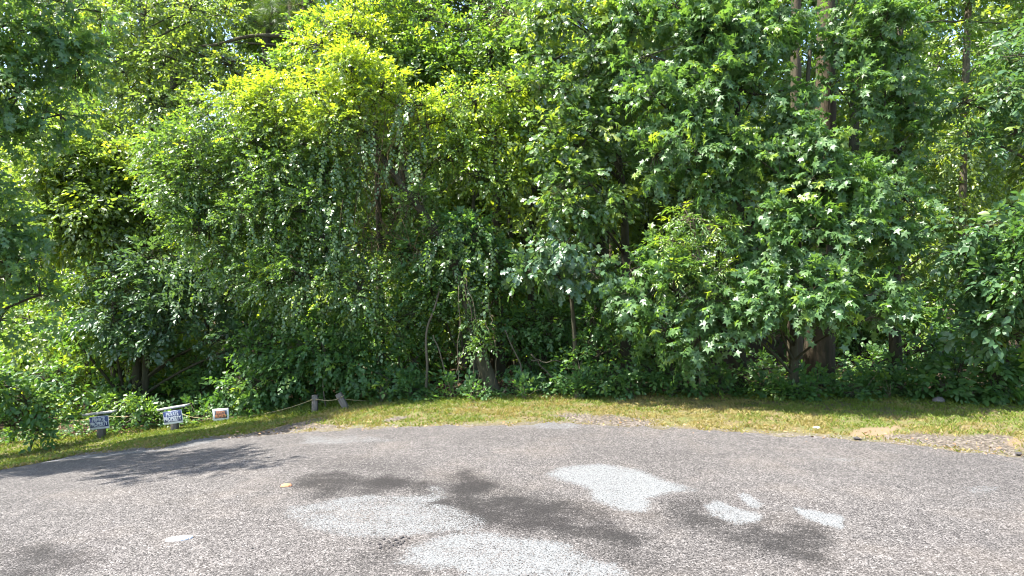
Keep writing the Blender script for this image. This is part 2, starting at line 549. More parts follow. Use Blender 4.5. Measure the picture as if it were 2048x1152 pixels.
# ------------------------------------------------------------------ ground and road
EDGE_PX = [(-420, 1035), (-150, 955), (0, 929), (83, 920), (155, 911), (208, 908), (278, 898), (319, 898), (369, 886), (389, 879), (480, 875), (560, 868), (600, 866),
           (640, 862), (770, 857), (900, 853), (1020, 852), (1095, 844), (1180, 850), (1300, 855), (1446, 865), (1592, 871), (1702, 880), (1848, 893), (1957, 907), (2048, 915), (2300, 952), (2600, 1030)]
FOREST_PX = [(-420, 925), (0, 893), (100, 884), (200, 872), (350, 858), (450, 844), (560, 829), (640, 816), (700, 811), (900, 804), (1100, 800), (1300, 796), (1600, 794), (1900, 800), (2048, 803), (2400, 806)]
EDGE = np.array([onground(*p) for p in EDGE_PX])
FOREST = np.array([onground(*p) for p in FOREST_PX])
def edge_y(x):
    y = np.interp(x, EDGE[:, 0], EDGE[:, 1])
    y = np.where(x > EDGE[-1, 0], EDGE[-1, 1] - (x - EDGE[-1, 0]) * .9, y)
    return np.where(x < EDGE[0, 0], EDGE[0, 1] - (EDGE[0, 0] - x) * .7, y)
def forest_y(x): return np.interp(x, FOREST[:, 0], FOREST[:, 1])

def inpoly(x, y, poly):
    r = np.zeros(x.shape, bool)
    px, py = poly[:, 0], poly[:, 1]
    j = len(poly) - 1
    for i in range(len(poly)):
        c = ((py[i] > y) != (py[j] > y)) & (x < (px[j] - px[i]) * (y - py[i]) / (py[j] - py[i] + 1e-12) + px[i])
        r ^= c; j = i
    return r

def sdf(x, y, poly):
    d = np.full(x.shape, 1e9)
    for i in range(len(poly)):
        a, b = poly[i - 1], poly[i]
        e = b - a
        t = np.clip(((x - a[0]) * e[0] + (y - a[1]) * e[1]) / (e @ e + 1e-12), 0, 1)
        d = np.minimum(d, np.hypot(x - a[0] - t * e[0], y - a[1] - t * e[1]))
    return np.where(inpoly(x, y, poly), -d, d)

def blob(x, y, px, soft, wob, seed):
    poly = np.array([onground(*p)[:2] for p in px])
    wx = x + (fbm(x, y, 2.2, seed) - .5) * wob; wy = y + (fbm(x, y, 2.2, seed + 9) - .5) * wob
    return sstep(.5 - sdf(wx, wy, poly) / (2 * soft) * 1.0)

def c5(*p): return [(x / 2.926, 780 + y / 2.926) for x, y in p]
def c6(*p): return [(600 + x / 2.926, 780 + y / 2.926) for x, y in p]
def c7(*p): return [(1300 + x / 2.738, 780 + y / 2.738) for x, y in p]

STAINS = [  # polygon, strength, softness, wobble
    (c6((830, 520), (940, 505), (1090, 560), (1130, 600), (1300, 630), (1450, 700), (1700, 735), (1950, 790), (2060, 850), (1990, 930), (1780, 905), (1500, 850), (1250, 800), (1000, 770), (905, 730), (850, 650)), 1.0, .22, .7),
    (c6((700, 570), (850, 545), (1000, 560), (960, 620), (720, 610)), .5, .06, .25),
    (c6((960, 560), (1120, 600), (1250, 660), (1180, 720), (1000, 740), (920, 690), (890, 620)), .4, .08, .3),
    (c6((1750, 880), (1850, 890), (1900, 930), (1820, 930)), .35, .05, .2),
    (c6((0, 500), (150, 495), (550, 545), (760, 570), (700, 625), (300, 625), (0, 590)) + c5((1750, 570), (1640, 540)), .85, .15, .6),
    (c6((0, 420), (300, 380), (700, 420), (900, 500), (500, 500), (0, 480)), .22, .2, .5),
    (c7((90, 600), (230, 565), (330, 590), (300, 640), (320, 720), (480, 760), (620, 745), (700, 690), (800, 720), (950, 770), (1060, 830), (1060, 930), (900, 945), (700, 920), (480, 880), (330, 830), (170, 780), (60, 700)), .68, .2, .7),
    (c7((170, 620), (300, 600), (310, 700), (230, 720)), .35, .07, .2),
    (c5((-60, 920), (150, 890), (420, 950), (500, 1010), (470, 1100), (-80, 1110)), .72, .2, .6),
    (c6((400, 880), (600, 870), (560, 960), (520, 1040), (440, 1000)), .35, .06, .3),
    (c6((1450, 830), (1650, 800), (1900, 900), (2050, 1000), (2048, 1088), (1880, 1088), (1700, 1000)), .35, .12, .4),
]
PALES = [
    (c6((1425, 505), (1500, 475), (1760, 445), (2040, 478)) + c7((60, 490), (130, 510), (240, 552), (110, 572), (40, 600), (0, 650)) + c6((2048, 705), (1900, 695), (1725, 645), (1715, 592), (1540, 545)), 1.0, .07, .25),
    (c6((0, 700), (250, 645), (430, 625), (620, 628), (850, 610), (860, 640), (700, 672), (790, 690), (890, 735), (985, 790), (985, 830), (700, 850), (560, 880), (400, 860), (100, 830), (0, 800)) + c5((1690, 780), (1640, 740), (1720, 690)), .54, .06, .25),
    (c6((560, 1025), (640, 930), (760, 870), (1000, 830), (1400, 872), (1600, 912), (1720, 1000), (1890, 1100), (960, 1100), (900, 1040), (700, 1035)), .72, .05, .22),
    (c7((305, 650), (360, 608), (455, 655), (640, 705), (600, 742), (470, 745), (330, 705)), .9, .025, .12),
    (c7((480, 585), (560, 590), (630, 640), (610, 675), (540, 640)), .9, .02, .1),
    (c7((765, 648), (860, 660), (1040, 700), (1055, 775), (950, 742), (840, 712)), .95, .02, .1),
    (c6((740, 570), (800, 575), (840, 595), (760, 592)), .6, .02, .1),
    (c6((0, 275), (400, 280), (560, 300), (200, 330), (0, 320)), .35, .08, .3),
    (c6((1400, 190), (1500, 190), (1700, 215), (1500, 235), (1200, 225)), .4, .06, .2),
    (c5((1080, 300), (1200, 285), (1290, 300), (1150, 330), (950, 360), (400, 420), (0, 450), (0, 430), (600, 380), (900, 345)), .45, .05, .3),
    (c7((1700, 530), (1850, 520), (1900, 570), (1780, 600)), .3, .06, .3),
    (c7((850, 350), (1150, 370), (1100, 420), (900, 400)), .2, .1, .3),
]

def seg(*parts):
    return np.unique(np.round(np.concatenate(parts), 5))

def build_ground():
    xs = seg(np.arange(-9, 9.01, .06), np.linspace(-70, -9, 50), np.linspace(9, 70, 50))
    ys = seg(np.arange(5.6, 11.6, .06), np.arange(11.6, 20, .3), np.linspace(20, 90, 30), np.linspace(-30, 5.6, 30))
    X, Y = np.meshgrid(xs, ys, indexing='ij')
    Z = H(X, Y)
    e, fy = edge_y(X), forest_y(X)
    verge = (Y > e - .3) & (Y < fy + 1)
    t = np.clip((Y - e) / np.maximum(fy - e, .1), 0, 1)
    Z = Z + verge * (np.sin(t * math.pi) * .03 + (fbm(X, Y, 4, 21) - .5) * .03)
    Z = np.where(Y < e - .15, Z - .05, Z)
    x, y = X.ravel(), Y.ravel()
    wy = y + (fbm(x, y, 1.8, 4) - .5) * .5
    forest = sstep((wy - forest_y(x)) / .5 + .5)
    sand = np.maximum(blob(x, y, c7((1080, 240), (1120, 215), (1330, 205), (1330, 235), (1250, 255), (1090, 258)), .05, .25, 31),
                      blob(x, y, c7((1970, 280), (2060, 270), (2060, 330), (1990, 310)), .05, .2, 33))
    gravel = np.maximum.reduce([blob(x, y, c7((1250, 255), (1400, 235), (1700, 255), (2000, 265), (2060, 330), (2060, 372), (1800, 345), (1400, 290)), .14, .4, 35),
                                blob(x, y, c5((1090, 300), (1350, 270), (1560, 235), (1800, 190), (1900, 205), (2060, 210), (1760, 245), (1450, 290), (1200, 330)), .14, .4, 37),
                                blob(x, y, c6((470, 190), (560, 165), (640, 165), (600, 185), (500, 200)), .03, .15, 38),
                                blob(x, y, c6((1450, 165), (1600, 150), (1900, 170), (2050, 180), (2050, 220), (1700, 210)), .14, .4, 39)])
    gravel = np.maximum(gravel, sstep(1.0 - (y - edge_y(x) - .02) / .22) * .7)
    me_attr = {'forest': forest, 'sand': sand, 'gravel': gravel}
    nx, ny = len(xs), len(ys)
    i = np.arange(nx - 1)[:, None] * ny + np.arange(ny - 1)[None]
    Fq = np.stack([i, i + ny, i + ny + 1, i + 1], -1).reshape(-1, 4)
    m, nt, out = newmat('verge_soil')
    v = coords(nt)
    n1 = noise(nt, v, 3, 5); n2 = noise(nt, v, 60, 4, .7)
    soil = ramp(nt, n2, [(.25, (.065, .052, .025)), (.55, (.135, .108, .055)), (.8, (.22, .178, .10))])
    soil = mixc(nt, ramp(nt, n1, [(.4, 0), (.65, 1)]), soil, (.09, .10, .032))
    vo = N(nt, 'ShaderNodeTexVoronoi'); vo.inputs['Scale'].default_value = 45; nt.links.new(v, vo.inputs['Vector'])
    grav = ramp(nt, vo.outputs['Color'], [(.2, (.048, .041, .033)), (.55, (.092, .077, .061)), (.85, (.165, .142, .116))])
    lit = ramp(nt, n2, [(.25, (.025, .018, .012)), (.6, (.065, .043, .026)), (.85, (.14, .09, .052))])
    c = mixc(nt, attr(nt, 'forest'), soil, lit)
    c = mixc(nt, attr(nt, 'gravel'), c, grav)
    c = mixc(nt, attr(nt, 'sand'), c, mixc(nt, n2, (.11, .08, .05), (.22, .163, .102)))
    principled(nt, out, c, .95, bump(nt, n2, .8, .02), .1)
    me = mesh_np('ground', np.stack([x, y, Z.ravel()], -1), Fq, m, me_attr, smooth=True)
    link('ground', me, None, 'structure')

def build_road():
    xs = seg(np.arange(-9, 9.01, .035), np.linspace(-26, -9, 40), np.linspace(9, 26, 40))
    tv = np.r_[np.linspace(0, .55, 24)[:-1], np.linspace(.55, 1, 150)]
    e = edge_y(xs) + (fbm(xs, xs * 0 + 1, 5, 41) - .5) * .30 + (fbm(xs, xs * 0 + 5, 18, 44) - .5) * .14
    y0 = -14.0
    Y = y0 + (e[:, None] - y0) * tv[None]
    X = np.repeat(xs[:, None], len(tv), 1)
    Z = H(X, Y) + .014 + (fbm(X, Y, 1.1, 51) - .5) * .02
    lip = sstep((Y - (e[:, None] - .09)) / .09)
    Z = Z - lip * .022
    x, y = X.ravel(), Y.ravel()
    st = np.zeros(len(x)); pl = np.zeros(len(x))
    near = (np.abs(x) < 9) & (y > 2.5)
    xn, yn = x[near], y[near]
    s_, p_ = np.zeros(len(xn)), np.zeros(len(xn))
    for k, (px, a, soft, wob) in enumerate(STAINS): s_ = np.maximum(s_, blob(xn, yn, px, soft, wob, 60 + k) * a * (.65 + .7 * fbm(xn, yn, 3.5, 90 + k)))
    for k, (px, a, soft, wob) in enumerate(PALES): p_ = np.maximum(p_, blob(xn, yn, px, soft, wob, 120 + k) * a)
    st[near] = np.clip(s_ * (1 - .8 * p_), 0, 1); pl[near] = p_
    nx, ny = X.shape
    i = np.arange(nx - 1)[:, None] * ny + np.arange(ny - 1)[None]
    Fq = np.stack([i, i + ny, i + ny + 1, i + 1], -1).reshape(-1, 4)
    m, nt, out = newmat('worn_asphalt')
    v = coords(nt)
    vo = N(nt, 'ShaderNodeTexVoronoi'); vo.inputs['Scale'].default_value = 125; nt.links.new(v, vo.inputs['Vector'])
    sepr = N(nt, 'ShaderNodeSeparateColor'); nt.links.new(vo.outputs['Color'], sepr.inputs[0])
    vo2 = N(nt, 'ShaderNodeTexVoronoi'); vo2.inputs['Scale'].default_value = 34; nt.links.new(v, vo2.inputs['Vector'])
    sep2 = N(nt, 'ShaderNodeSeparateColor'); nt.links.new(vo2.outputs['Color'], sep2.inputs[0])
    base = ramp(nt, sepr.outputs[0], [(.0, (.008, .0072, .007)), (.18, (.032, .0292, .0272)), (.5, (.071, .065, .0608)), (.8, (.106, .0975, .0915)), (1.0, (.185, .171, .160))])
    big = noise(nt, v, .55, 4); mid = noise(nt, v, 6, 4, .7)
    base = mixc(nt, 1.0, base, ramp(nt, big, [(.3, .86), (.7, 1.12)]), 'MULTIPLY')
    base = mixc(nt, 1.0, base, ramp(nt, mid, [(.25, .78), (.75, 1.18)]), 'MULTIPLY')
    tarry = math_(nt, 'GREATER_THAN', sep2.outputs[1], .9)
    base = mixc(nt, math_(nt, 'MULTIPLY', tarry, .45), base, (.03, .027, .026))
    warm = noise(nt, v, 1.1, 3)
    base = mixc(nt, math_(nt, 'MULTIPLY', ramp(nt, warm, [(.5, 0), (.75, 1)]), .18), base, (.14, .112, .085))
    # stain and pale wear, broken up grain by grain
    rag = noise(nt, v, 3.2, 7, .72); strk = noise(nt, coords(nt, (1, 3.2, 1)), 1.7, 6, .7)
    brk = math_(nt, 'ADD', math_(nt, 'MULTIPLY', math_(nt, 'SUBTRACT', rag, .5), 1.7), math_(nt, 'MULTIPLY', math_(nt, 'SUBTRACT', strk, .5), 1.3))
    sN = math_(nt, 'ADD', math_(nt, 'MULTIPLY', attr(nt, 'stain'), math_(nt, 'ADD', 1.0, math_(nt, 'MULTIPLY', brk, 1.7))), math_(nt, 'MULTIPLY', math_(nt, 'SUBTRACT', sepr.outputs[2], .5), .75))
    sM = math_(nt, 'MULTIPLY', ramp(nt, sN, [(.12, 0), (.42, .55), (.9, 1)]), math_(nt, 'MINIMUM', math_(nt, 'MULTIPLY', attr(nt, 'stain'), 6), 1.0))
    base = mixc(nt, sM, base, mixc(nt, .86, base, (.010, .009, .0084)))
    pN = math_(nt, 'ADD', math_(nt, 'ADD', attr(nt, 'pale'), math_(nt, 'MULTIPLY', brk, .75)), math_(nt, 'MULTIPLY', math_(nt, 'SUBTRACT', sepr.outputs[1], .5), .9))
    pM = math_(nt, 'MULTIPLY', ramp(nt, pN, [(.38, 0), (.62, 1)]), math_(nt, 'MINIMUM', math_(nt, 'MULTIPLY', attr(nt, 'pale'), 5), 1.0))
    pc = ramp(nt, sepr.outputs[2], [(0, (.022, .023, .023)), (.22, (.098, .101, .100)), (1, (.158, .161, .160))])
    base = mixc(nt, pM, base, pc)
    h = math_(nt, 'SUBTRACT', 1.0, vo.outputs['Distance'])
    h = math_(nt, 'ADD', math_(nt, 'MULTIPLY', h, .5), math_(nt, 'MULTIPLY', sepr.outputs[0], .6))
    principled(nt, out, base, .88, bump(nt, h, .6, .006), .2)
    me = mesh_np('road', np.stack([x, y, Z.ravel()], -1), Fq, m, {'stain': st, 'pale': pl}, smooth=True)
    link('road', me, None, 'structure')

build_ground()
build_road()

def road_z(x, y): return float(H(x, y)) + .016

# solid white paint dab
def paint_dab():
    c = onground(359, 1082)
    m, nt, out = newmat('white_road_paint')
    n = noise(nt, coords(nt), 90, 4)
    principled(nt, out, ramp(nt, n, [(.3, (.4, .4, .4)), (.5, (.62, .62, .62))]), .7, bump(nt, n, .4, .004), .3)
    th = np.linspace(0, 2 * math.pi, 48, endpoint=False)
    px = [(c[0] + (.078 * np.sign(math.cos(a)) * abs(math.cos(a)) ** .6) * (1 + .04 * rng.normal()), c[1] + .035 * math.sin(a) * (1 + .06 * rng.normal()) + .02 * math.cos(a)) for a in th]
    V = [[x, y, road_z(x, y) + .009] for x, y in px] + [[x, y, road_z(x, y) - .02] for x, y in px] + [[c[0], c[1], road_z(c[0], c[1]) + .012]]
    n_ = len(th)
    Fc = [[96, i, (i + 1) % n_] for i in range(n_)] + [[i, i + n_, (i + 1) % n_] for i in range(n_)] + [[(i + 1) % n_, i + n_, (i + 1) % n_ + n_] for i in range(n_)]
    tag(link('paint_mark', mesh_np('paint_mark', V, Fc, m)), 'small oblong dab of solid white paint on the asphalt', 'paint mark')
paint_dab()

# ------------------------------------------------------------------ grass
def build_grass():
    m, nt, out = newmat('grass_blade')
    d = attr(nt, 'dry'); t = attr(nt, 'tint')
    g = mixc(nt, t, (.062, .112, .012), (.145, .195, .020))
    dr = mixc(nt, t, (.16, .120, .042), (.30, .240, .090))
    c = mixc(nt, d, g, dr)
    p = principled(nt, None, c, .55, None, .3)
    tr = N(nt, 'ShaderNodeBsdfTranslucent'); nt.links.new(mixc(nt, 1.0, c, (1.5, 1.5, .8), 'MULTIPLY'), tr.inputs[0])
    mx = N(nt, 'ShaderNodeMixShader'); mx.inputs[0].default_value = .35
    nt.links.new(p.outputs[0], mx.inputs[1]); nt.links.new(tr.outputs[0], mx.inputs[2]); nt.links.new(mx.outputs[0], out.inputs[0])
    n = 340000
    x = rng.uniform(-9.5, 9.5, n)
    lo, hi = edge_y(x) - .22, forest_y(x) + .35
    y = lo + (hi - lo) * rng.random(n)
    w = (hi - lo) / 3.2
    keep = rng.random(n) < w
    x, y = x[keep], y[keep]
    e, fy = edge_y(x), forest_y(x)
    t = (y - e) / np.maximum(fy - e, .2)
    u = 1024 + F * x / y
    patch = fbm(x, y, 1.6, 201); fine = fbm(x, y, 6, 205)
    bare = np.zeros(len(x))
    bare = np.maximum.reduce([blob(x, y, c7((1080, 240), (1120, 215), (1330, 205), (1350, 235), (1250, 255), (1090, 258)), .05, .25, 31),
                              blob(x, y, c7((1250, 258), (1400, 235), (1700, 255), (2000, 265), (2060, 330), (2060, 372), (1800, 345), (1400, 290)), .14, .4, 35),
                              blob(x, y, c5((1090, 300), (1350, 270), (1560, 235), (1800, 190), (1900, 205), (2060, 210), (1760, 245), (1450, 290), (1200, 330)), .14, .4, 37),
                              blob(x, y, c6((470, 190), (560, 165), (640, 165), (600, 185), (500, 200)), .03, .15, 38),
                              blob(x, y, c6((1450, 165), (1600, 150), (1900, 170), (2050, 180), (2050, 220), (1700, 210)), .14, .4, 39)])
    dens = np.clip(.35 + 2.3 * (fine - .38), .08, 1) * (1 - .97 * bare) * np.clip((y - e - .10 + .55 * (fine - .42)) / .22, 0.0, 1)
    k = rng.random(len(x)) < dens
    x, y, t, u, patch, fine, fy, e = (a[k] for a in (x, y, t, u, patch, fine, fy, e))
    # brownish in the middle stretch near the road, greener to the right, at the wood edge and along the left
    dryness = np.clip(.74 - .55 * np.clip(t, 0, 1) + 1.7 * (patch - .5) + .9 * (fine - .5), 0, 1)
    mid = np.exp(-((u - 1330) / 260) ** 2) * .42 - np.exp(-((u - 900) / 150) ** 2) * .1 - np.exp(-((u - 250) / 260) ** 2) * .08 - np.exp(-((u - 1800) / 200) ** 2) * .15
    dryness = np.clip(dryness + mid, .03, .97)
    dry = np.clip(np.where(rng.random(len(x)) < dryness, .75 + .25 * rng.random(len(x)), .3 * rng.random(len(x)) * (.4 + dryness)), 0, 1)
    tall = np.exp(-((u - 620) / 130) ** 2) * sstep((t - .55) / .4) * 1.3 + sstep((t - .85) / .25) * .8
    h = (.022 + .03 * rng.random(len(x))) * (1 + tall * rng.random(len(x)) * 1.3) * (.75 + .6 * patch)
    h = np.where(dry > .6, h * .75, h)
    z = H(x, y) + np.where((y > e) & (y < fy + .6), np.sin(np.clip(t, 0, 1) * math.pi) * .03, 0) - .012
    az = rng.random(len(x)) * 2 * math.pi
    wv = .0045 + .004 * rng.random(len(x))
    lean = h * (.35 + .9 * rng.random(len(x)))
    la = rng.random(len(x)) * 2 * math.pi
    p = np.stack([x, y, z], -1)
    sd = np.stack([np.cos(az), np.sin(az), az * 0], -1) * wv[:, None]
    ln = np.stack([np.cos(la) * lean, np.sin(la) * lean, h], -1)
    md = p + ln * np.array([.35, .35, .6]); tp = p + ln
    V = np.stack([p - sd, p + sd, md + sd * .9, tp], 1).reshape(-1, 3)
    f = np.array([[0, 1, 2], [0, 2, 3]])
    nb = len(x)
    Fc = (f[None] + (np.arange(nb) * 4)[:, None, None]).reshape(-1, 3)
    me = mesh_np('grass', V, Fc, m, {'dry': np.repeat(dry, 4), 'tint': np.repeat(rng.random(nb) * .6 + .4 * fine, 4)})
    link('grass', me, None, 'stuff')
    print('grass blades', nb)
build_grass()

# ------------------------------------------------------------------ fence posts, signs, rope
def wood_mat(name, a, b):
    m, nt, out = newmat(name)
    n = noise(nt, coords(nt, (1, 1, .08)), 70, 4); n2 = noise(nt, coords(nt), 9, 3)
    c = ramp(nt, n, [(.3, a), (.7, b)])
    c = mixc(nt, math_(nt, 'MULTIPLY', n2, .4), c, (.14, .13, .10))
    principled(nt, out, c, .9, bump(nt, n, .6, .005), .15)
    return m
M['post'] = wood_mat('weathered_post', (.07, .059, .047), (.15, .13, .107))
M['plank'] = wood_mat('grey_white_plank', (.26, .25, .25), (.45, .44, .43))
def flat_mat(name, col, rough=.5, wear=.25, dirt=(.3, .28, .24)):
    m, nt, out = newmat(name)
    n = noise(nt, coords(nt), 25, 5, .7)
    principled(nt, out, mixc(nt, math_(nt, 'MULTIPLY', ramp(nt, n, [(.45, 0), (.75, 1)]), wear), col, dirt), rough, None, .4)
    return m
M['navy'] = flat_mat('navy_sign_face', (.012, .026, .10))
M['white'] = flat_mat('white_sign_paint', (.55, .56, .56))
M['black'] = flat_mat('black_sign_face', (.035, .035, .045))
M['orange'] = flat_mat('orange_sign_paint', (.75, .27, .11))
M['screw'] = flat_mat('screw_metal', (.12, .12, .13), .4)
M['rope'] = flat_mat('weathered_rope', (.26, .20, .10), .9, .5, (.25, .25, .13))

def rotz(a): return np.array([[math.cos(a), -math.sin(a), 0], [math.sin(a), math.cos(a), 0], [0, 0, 1]])
def roty(a): return np.array([[math.cos(a), 0, math.sin(a)], [0, 1, 0], [-math.sin(a), 0, math.cos(a)]])

def text_mesh(s, width, height, depth, mat):
    """bold extruded capitals fitted to width x height, centred, facing -Y"""
    cu = bpy.data.curves.new('lettering', 'FONT')
    cu.body = s; cu.align_x = 'CENTER'; cu.align_y = 'CENTER'; cu.size = 1; cu.offset = .024; cu.extrude = .02; cu.resolution_u = 3
    ob = bpy.data.objects.new('lettering', cu); COL.objects.link(ob)
    dg = bpy.context.evaluated_depsgraph_get()
    me = bpy.data.meshes.new_from_object(ob.evaluated_get(dg))
    bpy.data.objects.remove(ob); bpy.data.curves.remove(cu)
    V = np.array([v.co[:] for v in me.vertices])
    lo, hi = V.min(0), V.max(0)
    V = (V - (lo + hi) / 2) / (hi - lo) * np.array([width, height, depth])
    V = np.stack([V[:, 0], -V[:, 2], V[:, 1]], -1)
    me.vertices.foreach_set('co', V.astype(np.float32).ravel())
    me.materials.clear(); me.materials.append(mat); me.update()
    return me

def place_local(o, root, c, R):
    m = Matrix([[*map(float, R[0]), float(c[0])], [*map(float, R[1]), float(c[1])], [*map(float, R[2]), float(c[2])], [0, 0, 0, 1]])
    o.matrix_parent_inverse = Matrix.Identity(4)
    o.matrix_basis = m

def boxpart(name, root, size, c, R, mat, bevel=.004):
    mb = MB(); mb.box((0, 0, 0), size, None, bevel)
    o = link(name, mb.mesh(name, mat, False), root)
    place_local(o, root, c, R)
    return o

def private_sign(u, vb, d, label, tilt, yaw, post_h, post_w, plank_len, plank_tilt, plank_dx, shade):
    x, y = onground(u, vb)[:2]
    z = float(H(x, y))
    root = thing('private_property_sign', label, 'sign', (x, y, z))
    Ry = rotz(yaw)
    boxpart('post', root, (post_w, post_w, post_h + .1), (0, 0, post_h / 2 - .05), Ry, M['post'], .006)
    Rt = Ry @ roty(plank_tilt)
    boxpart('cap_board', root, (plank_len, .14, .028), Ry @ np.array([plank_dx, 0, post_h + .03]), Rt, M['plank'], .004)
    Rs = Ry @ roty(tilt)
    ctr = Ry @ np.array([.0, -post_w / 2 - .008, post_h - .115])
    boxpart('sign_panel', root, (.31, .008, .205), ctr, Rs, M['white'], .002)
    f = Rs @ np.array([0, -.006, 0])
    boxpart('sign_face', root, (.297, .004, .165), ctr + f + Rs @ np.array([0, 0, .012]), Rs, M['navy'], .001)
    for s, dz, w, h in (('PRIVATE', .052, .20, .062), ('PROPERTY', -.018, .275, .062), ('NO TRESPASSING', -.0565, .17, .012)):
        me = text_mesh(s, w, h, .004, M['white'])
        o = link('lettering', me, root)
        place_local(o, root, ctr + Rs @ np.array([0, -.009, dz]), Rs)
    for sx in (-1, 1):
        mb = MB(); mb.tube([[0, .003, 0], [0, -.003, 0]], .006, 8)
        o = link('screw', mb.mesh('screw', M['screw']), root)
        place_local(o, root, ctr + Rs @ np.array([sx * .146, -.009, .09]), Rs)
    return root

SIGN_A = private_sign(203, 875, 11.6, 'blue private property sign on post half hidden by shrub, thin grey board on top', -.10, .02, .37, .10, .50, -.12, -.03, 0)
SIGN_B = private_sign(350, 862, 11.2, 'blue private property sign on short post under wide pale board, beside the white framed sign', -.14, -.06, .345, .095, .47, -.17, -.02, 0)

def framed_sign():
    c = P(442, 829, 11.1)
    x, y = c[0], c[1]
    z = float(H(x, y))
    root = thing('framed_sign', 'small white framed sign with orange words on black, low over the grass', 'sign', (x, y, z))
    R = rotz(.05) @ roty(-.07)
    ctr = np.array([0, 0, c[2] - z])
    boxpart('stake', root, (.035, .02, c[2] - z + .05), np.array([.0, .03, (c[2] - z) / 2 - .02]), rotz(.05), M['post'], .003)
    boxpart('sign_panel', root, (.255, .012, .195), ctr, R, M['white'], .003)
    boxpart('sign_face', root, (.195, .004, .125), ctr + R @ np.array([0, -.008, .004]), R, M['black'], .001)
    for s, dz, w in (('PRIVATE', .029, .135), ('PROPERTY', -.024, .178)):
        o = link('lettering', text_mesh(s, w, .049, .004, M['orange']), root)
        place_local(o, root, ctr + R @ np.array([0, -.0115, dz + .003]), R)
    for sx in (-1, 1):
        mb = MB(); mb.tube([[0, .003, 0], [0, -.003, 0]], .006, 8)
        o = link('screw', mb.mesh('screw', M['screw']), root)
        place_local(o, root, ctr + R @ np.array([sx * .105, -.009, .08]), R)
    return root
framed_sign()

def plain_post(label, pts, w):
    a, b = np.asarray(pts[0], float), np.asarray(pts[1], float)
    z = float(H(a[0], a[1]))
    root = thing('fence_post', label, 'post', (a[0], a[1], z), 'rope fence posts at the edge of the woods')
    d = unit(b - a); ln = np.linalg.norm(b - a) + .12
    x = unit(np.cross([0, 1, 0], d)); yv = np.cross(d, x)
    boxpart('post_body', root, (w, w, ln), (a + b) / 2 - np.array([a[0], a[1], z]) - d * .05, np.stack([x, yv, d], -1), M['post'], .008)
    mb = MB()
    th = np.linspace(0, 2 * math.pi, 13)
    mb.tube(np.stack([np.cos(th), np.sin(th), np.zeros(13)], -1) * (w * .72), .008, 5)
    o = link('rope_loop', mb.mesh('rope_loop', M['rope']), root)
    place_local(o, root, b - d * .06 - np.array([a[0], a[1], z]), np.stack([x, yv, d], -1))
    return root

POST1 = [P(630, 829, 10.75), P(630, 791, 10.75)]
POST1[0][2] = H(POST1[0][0], 10.75)
POST2 = [P(697, 826, 10.65), P(677, 788, 10.65)]
plain_post('upright weathered grey fence post where rope starts, in tall grass', POST1, .085)
plain_post('weathered fence post leaning far to the left against dark foliage', POST2, .09)

def rope(label, pts, sag, name='rope'):
    mb = MB()
    path = []
    for a, b, s in zip(pts[:-1], pts[1:], sag):
        t = np.linspace(0, 1, 16)[:, None]
        p = a * (1 - t) + b * t
        p[:, 2] -= (4 * t * (1 - t) * s)[:, 0]
        p[:, 1] += rng.normal(0, .003, 16)
        path.append(p[:-1])
    path.append(pts[-1][None])
    mb.tube(np.vstack(path), .0058, 6, .1)
    tag(link(name, mb.mesh(name, M['rope'])), label, 'rope')
yd = np.array([0, -.06, 0])
rope('yellowish rope sagging from post to post past the signs and into the shrubs',
     [P(120, 838, 11.9), P(203, 832, 11.65), P(350, 823, 11.25), P(442, 834, 11.16), P(540, 825, 11.0), P(630, 797, 10.72), P(681, 797, 10.62), P(770, 801, 11.3)],
     [.05, .04, .06, .03, .02, .03, .02, .09])

# ------------------------------------------------------------------ trees along the edge of the woods
# big leaning tree buried under vines
trunk_px = TR((984, 775, 10.75), (968, 735, 10.75), (957, 690, 10.75), (947, 650, 10.8), (932, 590, 10.85), (912, 535, 10.9), (880, 470, 11.0), (845, 425, 11.1), (800, 365, 11.2), (740, 280, 11.3), (690, 190, 11.4))
mound = CL((700, 165, 11.2, 85), (620, 185, 11.2, 85), (560, 215, 11.3, 75), (500, 235, 11.4, 80), (430, 255, 11.5, 75), (360, 290, 11.6, 65), (310, 330, 11.7, 45),
           (760, 190, 11.2, 65), (820, 215, 11.2, 45), (855, 250, 11.2, 38), (450, 360, 11.4, 110), (550, 320, 11.2, 115), (650, 290, 11.1, 100), (380, 400, 11.5, 85),
           (420, 470, 11.3, 95), (540, 450, 11.1, 115), (640, 400, 11.0, 85), (660, 480, 10.95, 65), (620, 560, 10.95, 95), (720, 580, 10.9, 75), (530, 570, 11.1, 80),
           (800, 300, 11.3, 40), (760, 480, 11.5, 50), (820, 510, 11.4, 55), (850, 610, 11.3, 45), (790, 640, 11.1, 55), (840, 430, 11.6, 60), (900, 640, 11.5, 40), (870, 330, 11.4, 40), (875, 470, 10.8, 34), (912, 530, 10.75, 30), (930, 585, 10.75, 22), (830, 400, 10.9, 40), (960, 690, 10.55, 17), (945, 640, 10.6, 16), (640, 90, 11.8, 65), (700, 70, 12.0, 70))
def mound_chains():
    st, o, y = [], [], []
    for u0, u1, v0, v1, n, d in ((330, 480, 300, 600, 26, 10.95), (470, 700, 260, 560, 60, 10.75), (690, 850, 200, 360, 34, 10.85), (560, 760, 480, 640, 36, 10.75), (840, 1000, 440, 580, 34, 10.8)):
        for _ in range(n):
            st.append(P(rng.uniform(u0, u1), rng.uniform(v0, v1), d + rng.normal(0, .2)))
            o.append([rng.normal(0, .3), -1, .1]); y.append(.15 * rng.random())
    return chains(np.array(st), 14, .5, .058, np.array(y), np.array(o))
